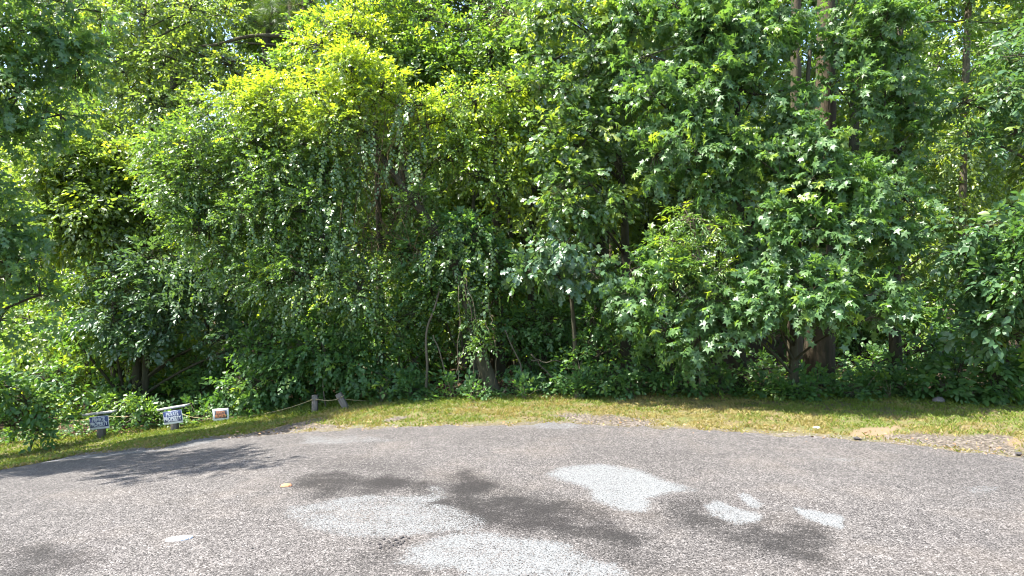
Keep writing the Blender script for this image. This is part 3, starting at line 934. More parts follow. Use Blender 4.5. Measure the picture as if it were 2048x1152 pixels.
vt = tree('vine_covered_tree', 'leaning tree buried under a huge vine mound with a lime yellow top', 'tree', (trunk_px[0][0] + .06, 10.75), trunk_px, .105, .04, mound, 'vine',
          over=dict(nolimb=True, sunny_top=(3.6, 1.0), subk=13, dens=42), extra=[mound_chains()])
# flaring roots
for a, b, c in (((978, 768), (986, 785), (1000, 801)), ((975, 770), (966, 786), (955, 800)), ((984, 780), (1000, 792), (1022, 800)), ((980, 780), (985, 795), (990, 806))):
    mb = MB()
    p = np.array([P(*a, 10.68), P(*b, 10.6), P(*c, 10.55)])
    mb.tube(smooth_path(p, 8), np.linspace(.035, .014, 8), 7, .2)
    link('root', mb.mesh('root', M['bark']), vt)
# brown tangle of dead stems inside the hollow
mb = MB()
for _ in range(330):
    u, v = rng.normal(770, 52), rng.uniform(180, 520)
    a = P(u, v, 11.05 + rng.normal(0, .2)); b = a + np.array([rng.normal(0, .25), rng.normal(0, .15), -rng.uniform(.15, .7)])
    mb.tube(bez(a, b, rng.normal(0, .06), 5), np.linspace(.004, .0025, 5), 3, 0, cap=False)
link('dead_stems', mb.mesh('dead_stems', M['dead']), vt, 'stuff')

# hanging vine stems and thin saplings around the hollow
def stem(name, label, cat_, pts, r, mat, group=None):
    mb = MB(); p = smooth_path(np.array(pts), 16)
    p[1:-1] += smooth_path(rng.normal(0, .02, p.shape), 16)[1:-1]
    mb.tube(p, np.linspace(r, r * .55, 16), 6, .15)
    tag(link(name, mb.mesh(name, mat)), label, cat_, group)
vg = 'bare vine stems hanging by the leaning trunk'
for pts in (((925, 560), (942, 620), (950, 680)), ((930, 555), (948, 610), (953, 665)), ((917, 570), (916, 640), (917, 720), (914, 775)), ((968, 660), (972, 700), (976, 742)),
            ((913, 745), (922, 715), (930, 690)), ((948, 720), (950, 750), (946, 790)), ((956, 740), (957, 765), (954, 790)), ((965, 625), (975, 655), (982, 690)), ((977, 605), (982, 630), (981, 650)), ((990, 680), (992, 720), (989, 770))):
    stem('hanging_vine', 'thin bare vine stem hanging near the leaning vine-covered trunk', 'vine', [P(u, v, 10.45 + .1 * rng.random()) for u, v in pts], .008, M['stem'], vg)
def sapling_stem(label, px, d, r, mat='pale'):
    pts = [P(u, v, d) for u, v in px]
    pts[0][2] = float(H(pts[0][0], d)) - .03
    stem('sapling', label, 'sapling', pts, r, M[mat])
sapling_stem('pale crooked sapling stem rising left of the leaning trunk', ((853, 800), (854, 740), (850, 690), (856, 650), (872, 610), (880, 570)), 10.9, .026)
sapling_stem('second thin sapling curving left of the leaning trunk', ((893, 800), (890, 745), (880, 700), (866, 670)), 10.9, .017)
sapling_stem('pale sapling stem bent right of the leaning trunk', ((1044, 800), (1044, 770), (1040, 730), (1028, 695), (1010, 660)), 10.9, .018)
sapling_stem('crooked grey sapling among dark vines left of the posts gap', ((650, 800), (648, 760), (652, 720), (646, 690), (612, 655)), 11.0, .012)
stem('fallen_branch', 'bare dead branch lying slanted in the dark right of leaning trunk', 'branch', [P(1062, 708, 10.8), P(1085, 735, 10.75), P(1116, 768, 10.7)], .016, M['bark'])
stem('fallen_branch', 'bare dead branch lying level in the dark right of leaning trunk', 'branch', [P(1062, 720, 10.7), P(1090, 723, 10.7), P(1122, 722, 10.7)], .014, M['bark'])
stem('fallen_branch', 'short dead branch propped on the roots of the leaning trunk', 'branch', [P(1000, 799, 10.5), P(1008, 785, 10.5), P(1012, 772, 10.55)], .014, M['stem'])

# lime tree to the right of the mound
x, y = XY(950, 11.7)
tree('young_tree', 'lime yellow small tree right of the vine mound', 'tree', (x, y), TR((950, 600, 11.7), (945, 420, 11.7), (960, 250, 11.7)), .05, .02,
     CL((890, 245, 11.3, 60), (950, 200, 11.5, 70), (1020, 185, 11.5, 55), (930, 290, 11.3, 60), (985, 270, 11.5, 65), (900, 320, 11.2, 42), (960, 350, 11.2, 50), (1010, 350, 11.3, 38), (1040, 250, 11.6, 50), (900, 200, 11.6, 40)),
     'broad', over=dict(size=.072, yp=.6, dens=32))  # high yellow share puts sun glow into the leaf colour
x, y = XY(1000, 13)
tree('background_tree', 'green leafy treetop above and behind the lime yellow tree', 'tree', (x, y), TR((1000, 500, 13), (985, 200, 13), (980, 60, 13)), .09, .03,
     CL((980, 110, 12.8, 85), (910, 150, 12.8, 65), (1050, 100, 12.8, 65), (930, 80, 13, 60), (1010, 40, 13, 70), (860, 110, 13, 60), (1060, 180, 12.8, 60), (850, 40, 13.2, 60)), 'broad', over=dict(yp=.06))
x, y = XY(760, 13)
tree('background_tree', 'lime topped tree rising behind the vine mound peak', 'tree', (x, y), TR((760, 500, 13), (750, 200, 13), (730, 60, 13)), .09, .03,
     CL((690, 60, 12.8, 85), (620, 105, 12.8, 70), (770, 100, 12.9, 80), (730, 20, 13, 80), (820, 130, 12.8, 55), (560, 150, 12.9, 55), (660, -30, 13, 70)), 'broad', over=dict(yp=.22, size=.08, dens=24))

# white oak
x, y = XY(1250, 11.9)
tree('oak_tree', 'white oak with glossy lobed leaves left of the big sweetgums', 'tree', (x, y), TR((1252, 560, 11.9), (1248, 400, 11.9), (1225, 220, 11.9), (1200, 40, 11.9)), .10, .04,
     CL((1130, 190, 11.2, 75), (1190, 110, 11.4, 85), (1105, 270, 11.0, 60), (1180, 270, 11.1, 80), (1090, 110, 11.5, 60), (1240, 200, 11.2, 70), (1150, 40, 11.5, 80), (1100, 30, 11.6, 60), (1240, 40, 11.5, 70),
        (1130, 400, 10.7, 60), (1180, 370, 10.8, 60), (1090, 430, 10.8, 45), (1200, 440, 10.9, 55), (1140, 330, 11.0, 55), (1230, 330, 11.2, 50)), 'oak', over=dict(yp=.16))
x, y = XY(1150, 10.9)
tree('oak_tree', 'low oak with drooping blue-green leaves below the glossy white oak', 'tree', (x, y), TR((1150, 680, 10.9), (1140, 560, 10.8), (1130, 480, 10.6)), .05, .02,
     CL((1075, 500, 10.2, 45, .6), (1130, 505, 10.1, 60, .6), (1180, 545, 10.1, 55, .6), (1110, 550, 10.2, 45, .6), (1050, 545, 10.3, 30, .6)), 'oak', over=dict(mat='dark', size=.15, droop=.8, yp=.02, dens=12), near_parts=300)

# sweetgums on the right
x, y = XY(1480, 11.2)
tree('sweetgum_tree', 'sunlit upper sweetgum with glinting star leaves, right of the oak', 'tree', (x, y), TR((1478, 640, 11.2), (1480, 400, 11.1), (1470, 150, 11), (1460, -100, 11)), .10, .04,
     CL((1330, 215, 10.4, 85), (1420, 175, 10.3, 90), (1510, 190, 10.3, 85), (1300, 110, 10.7, 85), (1400, 80, 10.5, 95), (1500, 70, 10.5, 90), (1390, 300, 10.2, 85), (1480, 290, 10.2, 85), (1310, 310, 10.5, 65),
        (1350, 10, 10.7, 90), (1470, -20, 10.7, 100), (1570, 20, 10.8, 80), (1280, 30, 11, 70), (1420, 380, 10.2, 60)), 'gum', over=dict(yp=.09), near_parts=300)
x, y = XY(1587, 10.5)
tree('sweetgum_tree', 'large dark sweetgum with brown trunk whose branches hang over the grass', 'tree', (x, y), TR((1587, 690, 10.5), (1590, 560, 10.6), (1600, 350, 10.7), (1620, 100, 10.8)), .068, .03,
     CL((1590, 260, 10.1, 90), (1660, 290, 10.0, 85), (1560, 350, 9.9, 80), (1640, 390, 9.8, 90), (1720, 370, 9.9, 80), (1530, 440, 9.7, 75), (1600, 480, 9.6, 85), (1690, 470, 9.6, 85), (1520, 540, 9.6, 70),
        (1590, 580, 9.3, 80), (1670, 570, 9.2, 85), (1740, 590, 9.2, 65), (1630, 625, 9.1, 50), (1730, 640, 9.1, 50, .5), (1560, 640, 9.3, 42, .6), (1500, 620, 9.5, 55), (1480, 660, 9.5, 34)), 'gum', near_parts=300)
x, y = XY(1340, 10.7)
tree('sweetgum_tree', 'low spreading sweetgum left of the hanging branches, above dark shrubs', 'tree', (x, y), TR((1345, 740, 10.7), (1350, 620, 10.5), (1370, 480, 10.3)), .045, .02,
     CL((1280, 600, 10.0, 60), (1350, 580, 9.9, 70), (1420, 600, 9.7, 70), (1330, 660, 9.8, 60), (1400, 680, 9.7, 55), (1260, 540, 10.2, 50), (1450, 540, 9.8, 55), (1330, 520, 10.1, 55), (1250, 640, 10.1, 45), (1460, 660, 9.7, 45)), 'gum', near_parts=300)
x, y = XY(1790, 11.3)
tree('sweetgum_tree', 'shaded sweetgum at the gap with the pale trunk, dark green', 'tree', (x, y), TR((1790, 640, 11.3), (1795, 300, 11.2), (1800, 50, 11.2)), .10, .05,
     CL((1790, 300, 10.6, 80), (1820, 220, 10.8, 50), (1770, 200, 10.7, 70), (1810, 400, 10.4, 70), (1770, 470, 10.3, 70), (1815, 490, 10.5, 42), (1700, 180, 10.6, 65), (1760, 70, 10.6, 80), (1680, 90, 10.9, 60), (1780, 560, 10.4, 55), (1810, 110, 10.9, 45), (1740, -20, 10.8, 90)), 'gum', over=dict(yp=.03))
x, y = XY(1400, 10.6)
tree('ash_sapling', 'bright yellow-green ash sapling with narrow leaflets in front of the sweetgums', 'sapling', (x, y), TR((1400, 680, 10.5), (1395, 560, 10.1), (1390, 450, 9.9)), .022, .01,
     CL((1380, 440, 9.75, 45), (1340, 480, 9.8, 28, .5), (1430, 455, 9.75, 38), (1400, 520, 9.65, 42), (1445, 545, 9.6, 25, .6), (1355, 545, 9.7, 25, .5)), 'ash', bark='stem')

# right-hand side
x, y = XY(1990, 10.4)
tree('hickory_tree', 'blue-green hickory with big oval leaflets at the right edge', 'tree', (x, y), TR((1990, 700, 10.3), (1985, 550, 10.1), (1980, 450, 10)), .06, .025,
     CL((1960, 460, 9.5, 65), (2030, 470, 9.3, 75), (1905, 510, 9.8, 38), (2060, 560, 9.2, 75), (1990, 550, 9.4, 60), (1930, 560, 9.7, 45), (2000, 640, 9.4, 65), (2070, 660, 9.3, 60), (1930, 650, 9.7, 50), (2120, 500, 9.4, 80)), 'hick', near_parts=300)
x, y = XY(2170, 10.8)
tree('elm_tree', 'dark leafy tree reaching in from the right, above the gap with the pale trunk', 'tree', (x, y), TR((2170, 500, 10.8), (2160, 200, 10.7), (2150, -100, 10.7)), .14, .05,
     CL((1930, 205, 10.2, 34, .4), (1995, 190, 10.0, 45, .4), (2050, 180, 9.9, 70, .6), (2030, 265, 10, 45, .45), (1965, 280, 10.2, 28, .4), (2070, 120, 10, 70, .6), (2080, 250, 10, 60), (2130, 60, 10.2, 100), (2060, 60, 10.3, 45, .5), (2180, 200, 10.4, 120)), 'hick', over=dict(size=.10, dens=16))
# oak and others on the left
x, y = XY(272, 13)
dk = tree('willow_oak_tree', 'dark blue-green willow oak with twin trunks behind the signs', 'tree', (x, y), TR((274, 740, 13), (278, 640, 13), (290, 480, 13)), .095, .05,
     CL((300, 600, 12.5, 80), (230, 620, 12.4, 65), (380, 620, 12.4, 75), (460, 600, 12.3, 60), (420, 540, 12.5, 70), (320, 520, 12.6, 70), (530, 640, 12.2, 45), (350, 670, 12.3, 55), (270, 680, 12.3, 50), (440, 680, 12.2, 45), (500, 690, 12.3, 40), (200, 560, 12.6, 50), (510, 560, 12.3, 50)), 'dark')
mb = MB(); p = smooth_path([[*XY(291, 12.9), -1.6]] + TR((291, 720, 12.9), (300, 600, 13)), 12); mb.tube(p, np.linspace(.085, .05, 12), 10, .15)
link('trunk', mb.mesh('trunk', M['bark']), dk)
x, y = XY(210, 15)
tree('leaning_tree', 'thin dark tree leaning left in front of sunlit yellow leaves', 'tree', (x, y), TR((190, 760, 15), (172, 715, 15), (150, 640, 15), (120, 560, 15)), .095, .05,
     CL((110, 600, 14.8, 60), (180, 580, 15, 60), (60, 640, 14.6, 50), (130, 650, 14.6, 35), (200, 520, 15, 60)), 'broad', over=dict(yp=.35))
stem('bare_branch', 'long bare branch arching out left from the leaning thin tree', 'branch', [P(170, 655, 14.2), P(140, 660, 14.2), (P(115, 675, 14.2)), P(90, 700, 14.2)], .022, M['pale'])
x, y = XY(240, 14)
tree('leafy_tree', 'sunlit glossy leaved tree on the left, between edge tree and vine mound', 'tree', (x, y), TR((240, 700, 14), (235, 450, 14), (230, 300, 14)), .10, .04,
     CL((150, 350, 13.6, 110), (230, 400, 13.5, 95), (90, 390, 13.4, 85), (200, 300, 14, 80), (280, 450, 13.4, 75), (100, 460, 13.3, 80), (180, 480, 13.3, 80), (320, 370, 13.8, 55), (60, 320, 13.8, 60), (240, 520, 13.3, 60), (330, 520, 13.2, 50)), 'broad', over=dict(yp=.14, mat='wood', size=.11))
x, y = XY(300, 14.6)
tree('background_tree', 'pale airy tree below the long bare pine limb on the left', 'tree', (x, y), TR((300, 500, 14.6), (305, 250, 14.6), (290, 60, 14.6)), .07, .025,
     CL((330, 130, 14.4, 55), (260, 180, 14.4, 60), (220, 110, 14.4, 60), (400, 165, 14.3, 50), (330, 215, 14.2, 60), (200, 40, 14.5, 60), (290, 30, 14.6, 60), (380, 20, 14.6, 60), (460, 130, 14.5, 45), (450, 30, 14.7, 50), (170, 230, 14.2, 50)), 'broad', over=dict(mat='wood', size=.085, yp=.15, dens=22))
x, y = XY(-180, 9.9)
tree('edge_tree', 'tall tree at the left edge with long drooping shaded branches', 'tree', (x, y), TR((-185, 500, 9.9), (-180, 200, 9.9), (-160, -150, 9.9)), .16, .06,
     CL((60, 60, 9.6, 105), (150, 130, 10, 75), (40, 190, 9.5, 95), (120, 230, 9.9, 70), (-60, 100, 9.4, 120), (-60, 250, 9.3, 100), (40, -40, 9.6, 110), (150, 20, 10, 80), (30, 540, 9.2, 80), (80, 590, 9.3, 50, .7), (-40, 480, 9.2, 90), (0, 640, 9.3, 60), (-100, 400, 9.3, 120), (-200, 60, 9.2, 140), (-120, 620, 9.3, 80)), 'gum', over=dict(size=.085, dens=28, yp=.08))
x, y = XY(-850, 7.5)
tree('roadside_tree', 'tree standing left of the road beyond the edge tree', 'tree', (x, y), TR((-850, 300, 7.5), (-840, -300, 7.5)), .16, .06,
     CL((-660, -380, 7.3, 150), (-850, -450, 7.7, 190), (-640, -560, 7.5, 150), (-850, -680, 7.3, 170), (-560, -330, 7.7, 110), (-900, -200, 7.1, 190), (-520, -480, 7.1, 110), (-560, -560, 6.9, 90), (-470, -560, 7.2, 90), (-420, -480, 7.5, 60), (-560, -540, 6.6, 110), (-440, -640, 6.7, 80)), 'oak', over=dict(leaf='far', dens=13))
# shrubs in the lower left
x, y = XY(60, 10.7)
tree('leafy_shrub', 'big bright green shrub filling the lower left corner beside the first sign', 'shrub', (x, y), None, 0, 0,
     CL((55, 805, 10.4, 52), (85, 820, 10.5, 42), (0, 770, 10.3, 75), (-60, 800, 10.3, 80), (90, 760, 10.8, 50), (130, 770, 10.9, 32), (20, 850, 10.3, 40), (80, 862, 10.5, 24)), 'shrub', over=dict(mat='shrub', size=.088, dens=21, yp=.12))
x, y = XY(230, 11.8)
tree('leafy_shrub', 'arching green spray reaching over the gap between two blue signs', 'shrub', (x, y), None, 0, 0,
     CL((232, 802, 11.9, 13, .6), (252, 806, 11.4, 16, .6), (278, 813, 11.3, 14, .7), (294, 830, 11.25, 11, .9)), 'shrub', over=dict(mat='bright', size=.07, L=.16, dens=22, subk=8))
x, y = XY(150, 15.2)
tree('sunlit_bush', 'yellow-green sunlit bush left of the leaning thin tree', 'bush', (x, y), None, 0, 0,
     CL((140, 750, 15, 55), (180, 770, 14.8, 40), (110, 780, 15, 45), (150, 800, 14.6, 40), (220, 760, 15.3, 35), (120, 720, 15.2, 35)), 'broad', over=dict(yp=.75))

# understory: low trees and shrubs that close the foot of the wood
US = [
 ('low shrub closing the dark gap behind the white framed sign', (420, 12.9), ((430, 760, 12.7, 50), (400, 785, 12.6, 36), (470, 740, 12.8, 45), (400, 730, 13, 45)), 'shrub'),
 ('dark shrub behind the thick black pine trunk', (1730, 12.8), ((1690, 765, 12.6, 38), (1740, 745, 12.6, 48), (1800, 735, 12.5, 48), (1600, 750, 12.8, 40), (1520, 740, 12.6, 40)), 'shrub'),
 ('shrub in the shade behind the twin dark trunks', (340, 14.2), ((330, 770, 14, 45), (380, 750, 14, 50), (290, 770, 14.2, 40), (420, 770, 13.8, 40)), 'shrub'),
 ('dense shrub with small leaves left of the two plain posts', (560, 11.6), ((540, 690, 11.5, 65), (590, 740, 11.3, 60), (520, 760, 11.3, 55), (480, 770, 11.5, 45), (560, 785, 11.5, 30)), 'vine'),
 ('vine-draped shrub directly behind the leaning post', (680, 11.7), ((640, 690, 11.2, 75), (700, 720, 11.2, 70), (630, 765, 11.6, 40), (740, 765, 11.4, 42), (690, 650, 11.3, 60)), 'vine'),
 ('leafy shrub between the leaning post and the crooked sapling', (800, 11.5), ((790, 640, 11.4, 70), (830, 720, 11.3, 55), (780, 760, 11.0, 45), (820, 780, 10.9, 28), (760, 700, 11.4, 50)), 'shrub'),
 ('small leaved shrub climbing above the leaning trunk', (930, 11.6), ((880, 500, 11.2, 70), (950, 490, 11.1, 70), (990, 520, 11.2, 50), (930, 560, 11.3, 55), (860, 580, 11.4, 55), (1000, 580, 11.4, 50)), 'vine'),
 ('dark shrub right of the leaning trunk, under the low oak', (1090, 11.8), ((1060, 640, 11.6, 65), (1110, 640, 11.5, 60), (1060, 720, 11.6, 50), (1110, 770, 11.0, 35), (1010, 640, 11.8, 45)), 'vine'),
 ('tall dark shrub left of the low spreading sweetgum', (1190, 11.2), ((1180, 640, 11.0, 60), (1200, 710, 10.8, 60), (1160, 740, 10.7, 50), (1230, 760, 10.6, 40), (1170, 780, 10.5, 28)), 'shrub'),
 ('dark shrub under the low spreading sweetgum', (1330, 10.9), ((1300, 740, 10.7, 50), (1350, 750, 10.6, 45), (1400, 750, 10.7, 45), (1260, 770, 10.5, 30), (1440, 765, 10.6, 32)), 'shrub'),
 ('shrub around the foot of the brown sweetgum trunk', (1530, 10.9), ((1480, 750, 10.9, 40), (1525, 778, 10.6, 22), (1565, 788, 10.3, 15), (1610, 784, 10.3, 16)), 'shrub'),
 ('dark shrub right of the thick black trunk', (1740, 11.2), ((1750, 772, 10.8, 22), (1700, 788, 10.4, 14), (1800, 745, 11, 40), (1800, 775, 10.5, 26), (1840, 700, 11.3, 45)), 'shrub'),
 ('blue-green shrub in front of the hickory at right', (1950, 10.4), ((1920, 740, 10.2, 45), (1980, 750, 10.0, 50), (2040, 760, 9.9, 45), (1880, 770, 10.2, 28), (2000, 785, 9.9, 24), (1870, 700, 10.6, 40), (2090, 740, 9.9, 50)), 'hick'),
 ('light green hanging vine leaves at the far right edge', (2080, 9.9), ((2040, 470, 8.9, 22), (2046, 520, 8.9, 22), (2040, 570, 8.95, 18)), 'vine'),
]
for lab, (u, d), cl, spn in US:
    x, y = XY(u, d)
    tree('shrub', lab, 'shrub', (x, y), None, 0, 0, CL(*cl), spn, over=dict(mat='shrub', yp=.04, size=.075 if spn == 'vine' else (.12 if spn == 'hick' else .09)))

# pines and trunks that stand free
def bare_trunk(name, label, u, d, pts, w0, w1, bark, clumps, spec='pine', over=None):
    x, y = XY(u, d)
    return tree(name, label, 'tree', (x, y), TR(*[(a, b, d) for a, b in pts]), w0 / 2 / F * d, w1 / 2 / F * d, CL(*clumps), spec, bark=bark, over=over)
bare_trunk('pine_tree', 'thick dark pine whose black trunk shows beneath the hanging sweetgum branches', 1637, 11.9, ((1640, 700), (1645, 400), (1655, 50), (1660, -400), (1660, -900)), 46, 30, 'pbark',
           ((1560, -700, 12, 160), (1760, -800, 12, 180), (1660, -950, 12, 170)))
bare_trunk('pine_tree', 'second pine trunk high up, left of the thicker pine', 1590, 13.8, ((1590, 500), (1592, 50), (1595, -600)), 24, 16, 'pbark', ((1560, -500, 13.8, 150), (1640, -650, 13.8, 140)))
bare_trunk('pine_tree', 'dark upright pine trunk in the centre gap, left of the thinner one', 993, 14.2, ((993, 600), (992, 400), (990, 100), (990, -400)), 20, 14, 'pbark', ((960, -300, 14, 140), (1040, -420, 14, 150)))
bare_trunk('slender_tree', 'thin dark leaning trunk in the centre gap', 1030, 14.0, ((1024, 480), (1012, 400), (1000, 300), (985, 150)), 11, 7, 'bark', ((980, 130, 14, 60), (1020, 80, 14, 50)), 'broad')
bare_trunk('pale_trunk_tree', 'tree with pale trunk in the sunny gap on the right', 1925, 16.5, ((1925, 420), (1930, 200), (1937, 0), (1945, -300)), 17, 11, 'pale', ((1925, 70, 16, 32), (1940, 270, 16, 36), (1900, -50, 16, 90), (2000, -100, 16, 110), (1980, 120, 17, 45), (1880, 130, 17, 45)), 'broad')
stem('bare_branch', 'long thin bare branch crossing the gap near the pale trunk top', 'branch', [P(1850, 46, 15.5), P(1890, 42, 15.8), P(1940, 44, 16.2), P(2000, 47, 16.2)], .025, M['bark'])
pn = bare_trunk('pine_tree', 'pine behind the vine mound with a long bare limb reaching left', 590, 15.5, ((600, 500), (612, 200), (620, -200), (625, -700)), 30, 20, 'pbark',
           ((545, 18, 15, 40, .5), (600, 10, 15, 36, .5), (810, 25, 15.2, 45, .5), (780, 5, 15, 40, .5), (840, -10, 15, 50, .5), (330, 82, 14.9, 30, .5), (290, 100, 14.9, 30, .4), (370, 95, 14.9, 24, .4), (520, -300, 15, 120), (700, -350, 15, 140)), over=dict(dens=16))
mb = MB(); mb.tube(smooth_path(TR((612, 85, 15.5), (560, 70, 15.2), (490, 72, 15.0), (430, 92, 14.9), (340, 94, 14.9)), 18), np.linspace(.055, .022, 18), 8, .15)
link('limb', mb.mesh('limb', M['pale']), pn)
mb = MB(); mb.tube(smooth_path(TR((600, 100, 15.5), (560, 90, 15.2), (470, 85, 15.0)), 10), np.linspace(.035, .015, 10), 7, .15)
link('limb', mb.mesh('limb', M['pale']), pn)
# dead reddish brush at the top
def dead_brush():
    root = thing('dead_branch', 'bare reddish-brown dead branch with many twigs near the top centre', 'branch', P(1060, 30, 12.6))
    mb = MB(); mb.tube(smooth_path(TR((1075, 15, 12.8), (1040, 40, 12.6), (1000, 42, 12.5)), 8), np.linspace(.03, .012, 8), 6, .1)
    link('limb', mb.mesh('limb', M['dead']), root)
    for _ in range(34):
        a = P(rng.uniform(990, 1060), rng.uniform(25, 50), 12.55); b = a + np.array([-rng.uniform(.1, .6), rng.normal(0, .2), rng.normal(.02, .18)])
        mb = MB(); mb.tube(bez(a, b, .03, 5), np.linspace(.007, .003, 5), 4, 0, cap=False)
        link('twig', mb.mesh('twig', M['dead']), root)
dead_brush()

# ------------------------------------------------------------------ the woods behind
def proto(kind):
    S, mb, tk = None, MB(), MB()
    if kind == 'tall':
        h = 19; path = smooth_path([[0, 0, -.3], [.1, 0, 6], [-.1, .1, 12], [0, 0, h]], 14)
        tk.tube(path, np.linspace(.2, .05, 14), 9, .12)
        cl = []
        for _ in range(30):
            z = 2.5 + (h - 2) * rng.random() ** .9; r = 2.3 * (1 - .5 * abs(z / h - .45)); a = rng.random() * 6.28; q = r * rng.random() ** .5
            cl.append((np.array([math.cos(a) * q, math.sin(a) * q, z]), np.array([1.1, 1.1, .8]) * rng.uniform(.7, 1.2)))
        sp = dict(SPEC['broad'], size=.19, L=.5, dens=6.2, subk=8, yp=.12)
    elif kind == 'low':
        h = 7; path = smooth_path([[0, 0, -.3], [.15, .1, 2.5], [0, -.1, h]], 10)
        tk.tube(path, np.linspace(.09, .03, 10), 8, .12)
        cl = []
        for _ in range(18):
            z = .9 + (h - 1) * rng.random(); a = rng.random() * 6.28; q = 1.7 * rng.random() ** .5
            cl.append((np.array([math.cos(a) * q, math.sin(a) * q, z]), np.array([.85, .85, .55]) * rng.uniform(.7, 1.2)))
        sp = dict(SPEC['broad'], size=.13, L=.4, dens=9, subk=8, yp=.2)
    elif kind == 'pine':
        h = 21; path = smooth_path([[0, 0, -.3], [.05, 0, 7], [-.1, .1, 14], [0, 0, h]], 14)
        tk.tube(path, np.linspace(.22, .06, 14), 9, .12)
        cl = []
        for _ in range(22):
            z = 9 + (h - 9) * rng.random(); a = rng.random() * 6.28; q = (2.6 - .12 * (z - 9)) * rng.random() ** .5
            cl.append((np.array([math.cos(a) * q, math.sin(a) * q, z]), np.array([.9, .9, .5]) * rng.uniform(.7, 1.2)))
        sp = dict(SPEC['pine'], size=.34, dens=2.6, subk=6)
    else:
        h = 2.2; path = None; cl = []
        for _ in range(9):
            a = rng.random() * 6.28; q = .9 * rng.random() ** .5
            cl.append((np.array([math.cos(a) * q, math.sin(a) * q, .35 + 1.3 * rng.random()]), np.array([.6, .6, .45]) * rng.uniform(.7, 1.1)))
        sp = dict(SPEC['broad'], size=.11, L=.3, dens=14, subk=7, yp=.15)
    subs = subclumps(cl, sp['subk'], sp['subr'])
    S, _, _ = leafy(subs, sp)
    src = path if path is not None else np.array([[0, 0, -.2], [0, 0, .4]])
    for c, r in cl:
        k = int(np.argmin(np.abs(src[:, 2] - (c[2] - .4 * np.hypot(c[0], c[1])))))
        mb.tube(bez(src[k], c, .2, 5), np.linspace(.035, .012, 5), 5, 0, cap=False)
    mat = {'tall': 'wood', 'low': 'wood', 'pine': 'needle', 'bush': 'shrub'}[kind]
    bk = M['pbark'] if kind == 'pine' else M['bark']
    return (tk.mesh('trunk', bk) if path is not None else None, mb.mesh('branches', bk), crown_mesh('crown', sp['leaf'], S, M[mat]))

KINDS = {k: [proto(k) for _ in range(n)] for k, n in (('tall', 3), ('low', 3), ('pine', 2), ('bush', 3))}
LAB = {'tall': ('woodland_tree', 'tall leafy tree standing back in the woods behind the edge foliage', 'tree', 'tall leafy trees deep in the woods'),
       'low': ('understory_tree', 'small understory tree in the shade back among the woods', 'tree', 'understory trees in the woods'),
       'pine': ('woodland_pine', 'tall pine with bare lower trunk back in the woods', 'tree', 'pines deep in the woods'),
       'bush': ('woodland_bush', 'low leafy bush on the wood floor behind the first row', 'bush', 'bushes on the wood floor')}
def put(kind, x, y, s):
    tr, br, cr = KINDS[kind][int(rng.integers(0, len(KINDS[kind])))]
    nm, lab, ct, grp = LAB[kind]
    o = thing(nm, lab, ct, (x, y, float(H(x, y)) - .05), grp)
    o.rotation_euler = (0, 0, rng.random() * 6.28); o.scale = (s, s, s * rng.uniform(.92, 1.1))
    for n_, me in (('trunk', tr), ('branches', br), ('crown', cr)):
        if me is None: continue
        c = bpy.data.objects.new(n_, me); COL.objects.link(c); c.parent = o
        if n_ == 'branches': c['kind'] = 'stuff'

placed = []
def scatter(kind, n, y0, y1, smin, smax, gap, spread=.86):
    k = t = 0
    while k < n and t < 4000:
        t += 1
        y = rng.uniform(y0, y1); x = rng.uniform(-1, 1) * (y * spread + 1.0)
        if any((x - a) ** 2 + (y - b) ** 2 < gap * gap for a, b in placed): continue
        if .585 * y < x < .74 * y and y < 24 and kind != 'bush': continue
        if -.75 * y < x < -.36 * y and y < 20 and kind == 'tall': continue   # the sunny gap on the right
        placed.append((x, y)); put(kind, x, y, rng.uniform(smin, smax)); k += 1
for q in ((-13.2, 24.5, 1.0), (-10.6, 21.5, .95), (-15.5, 27, 1.05), (-8.6, 26, 1.0), (.7, 20.5, 1.0), (.1, 27, 1.0)):
    placed.append(q[:2]); put('tall', *q)
scatter('tall', 7, 15.5, 20, .75, .95, 2.6)
scatter('tall', 20, 20, 44, .85, 1.15, 3.0)
scatter('pine', 10, 17, 40, .85, 1.1, 2.4)
for q in ((.25, 16.2, 1.0), (1.3, 17.4, 1.05)):
    placed.append(q[:2]); put('low', *q)
scatter('low', 10, 13.6, 18, .7, 1.0, 1.7)
scatter('low', 26, 18, 40, .9, 1.3, 2.0)
scatter('bush', 22, 12.8, 20, .7, 1.2, .9)
scatter('bush', 18, 20, 34, .9, 1.6, 1.2)

# far woods: one leafy mass that closes the view
def far_woods():
    n = 8500
    a = rng.uniform(-.85, .85, n); d = rng.uniform(48, 58, n)
    x, y = np.sin(a) * d * 1.05, np.cos(a) * d
    top = 13 + 7 * fbm(x, y, .12, 300)
    z = top * rng.random(n) ** .8
    Pn = np.stack([x, y, z + H(x, y)], -1)
    A = rng.normal(0, 1, (n, 3)); A[:, 1] -= .5
    S = sprays(Pn, A, np.array([0, -.6, .8]) + rng.normal(0, .4, (n, 3)), 6, 1.0, .55, 55, .3, .4, .2, (rng.random(n) < .25) * .6)
    link('far_woods', crown_mesh('far_woods', 'far', S, M['wood']), None, 'stuff')
far_woods()

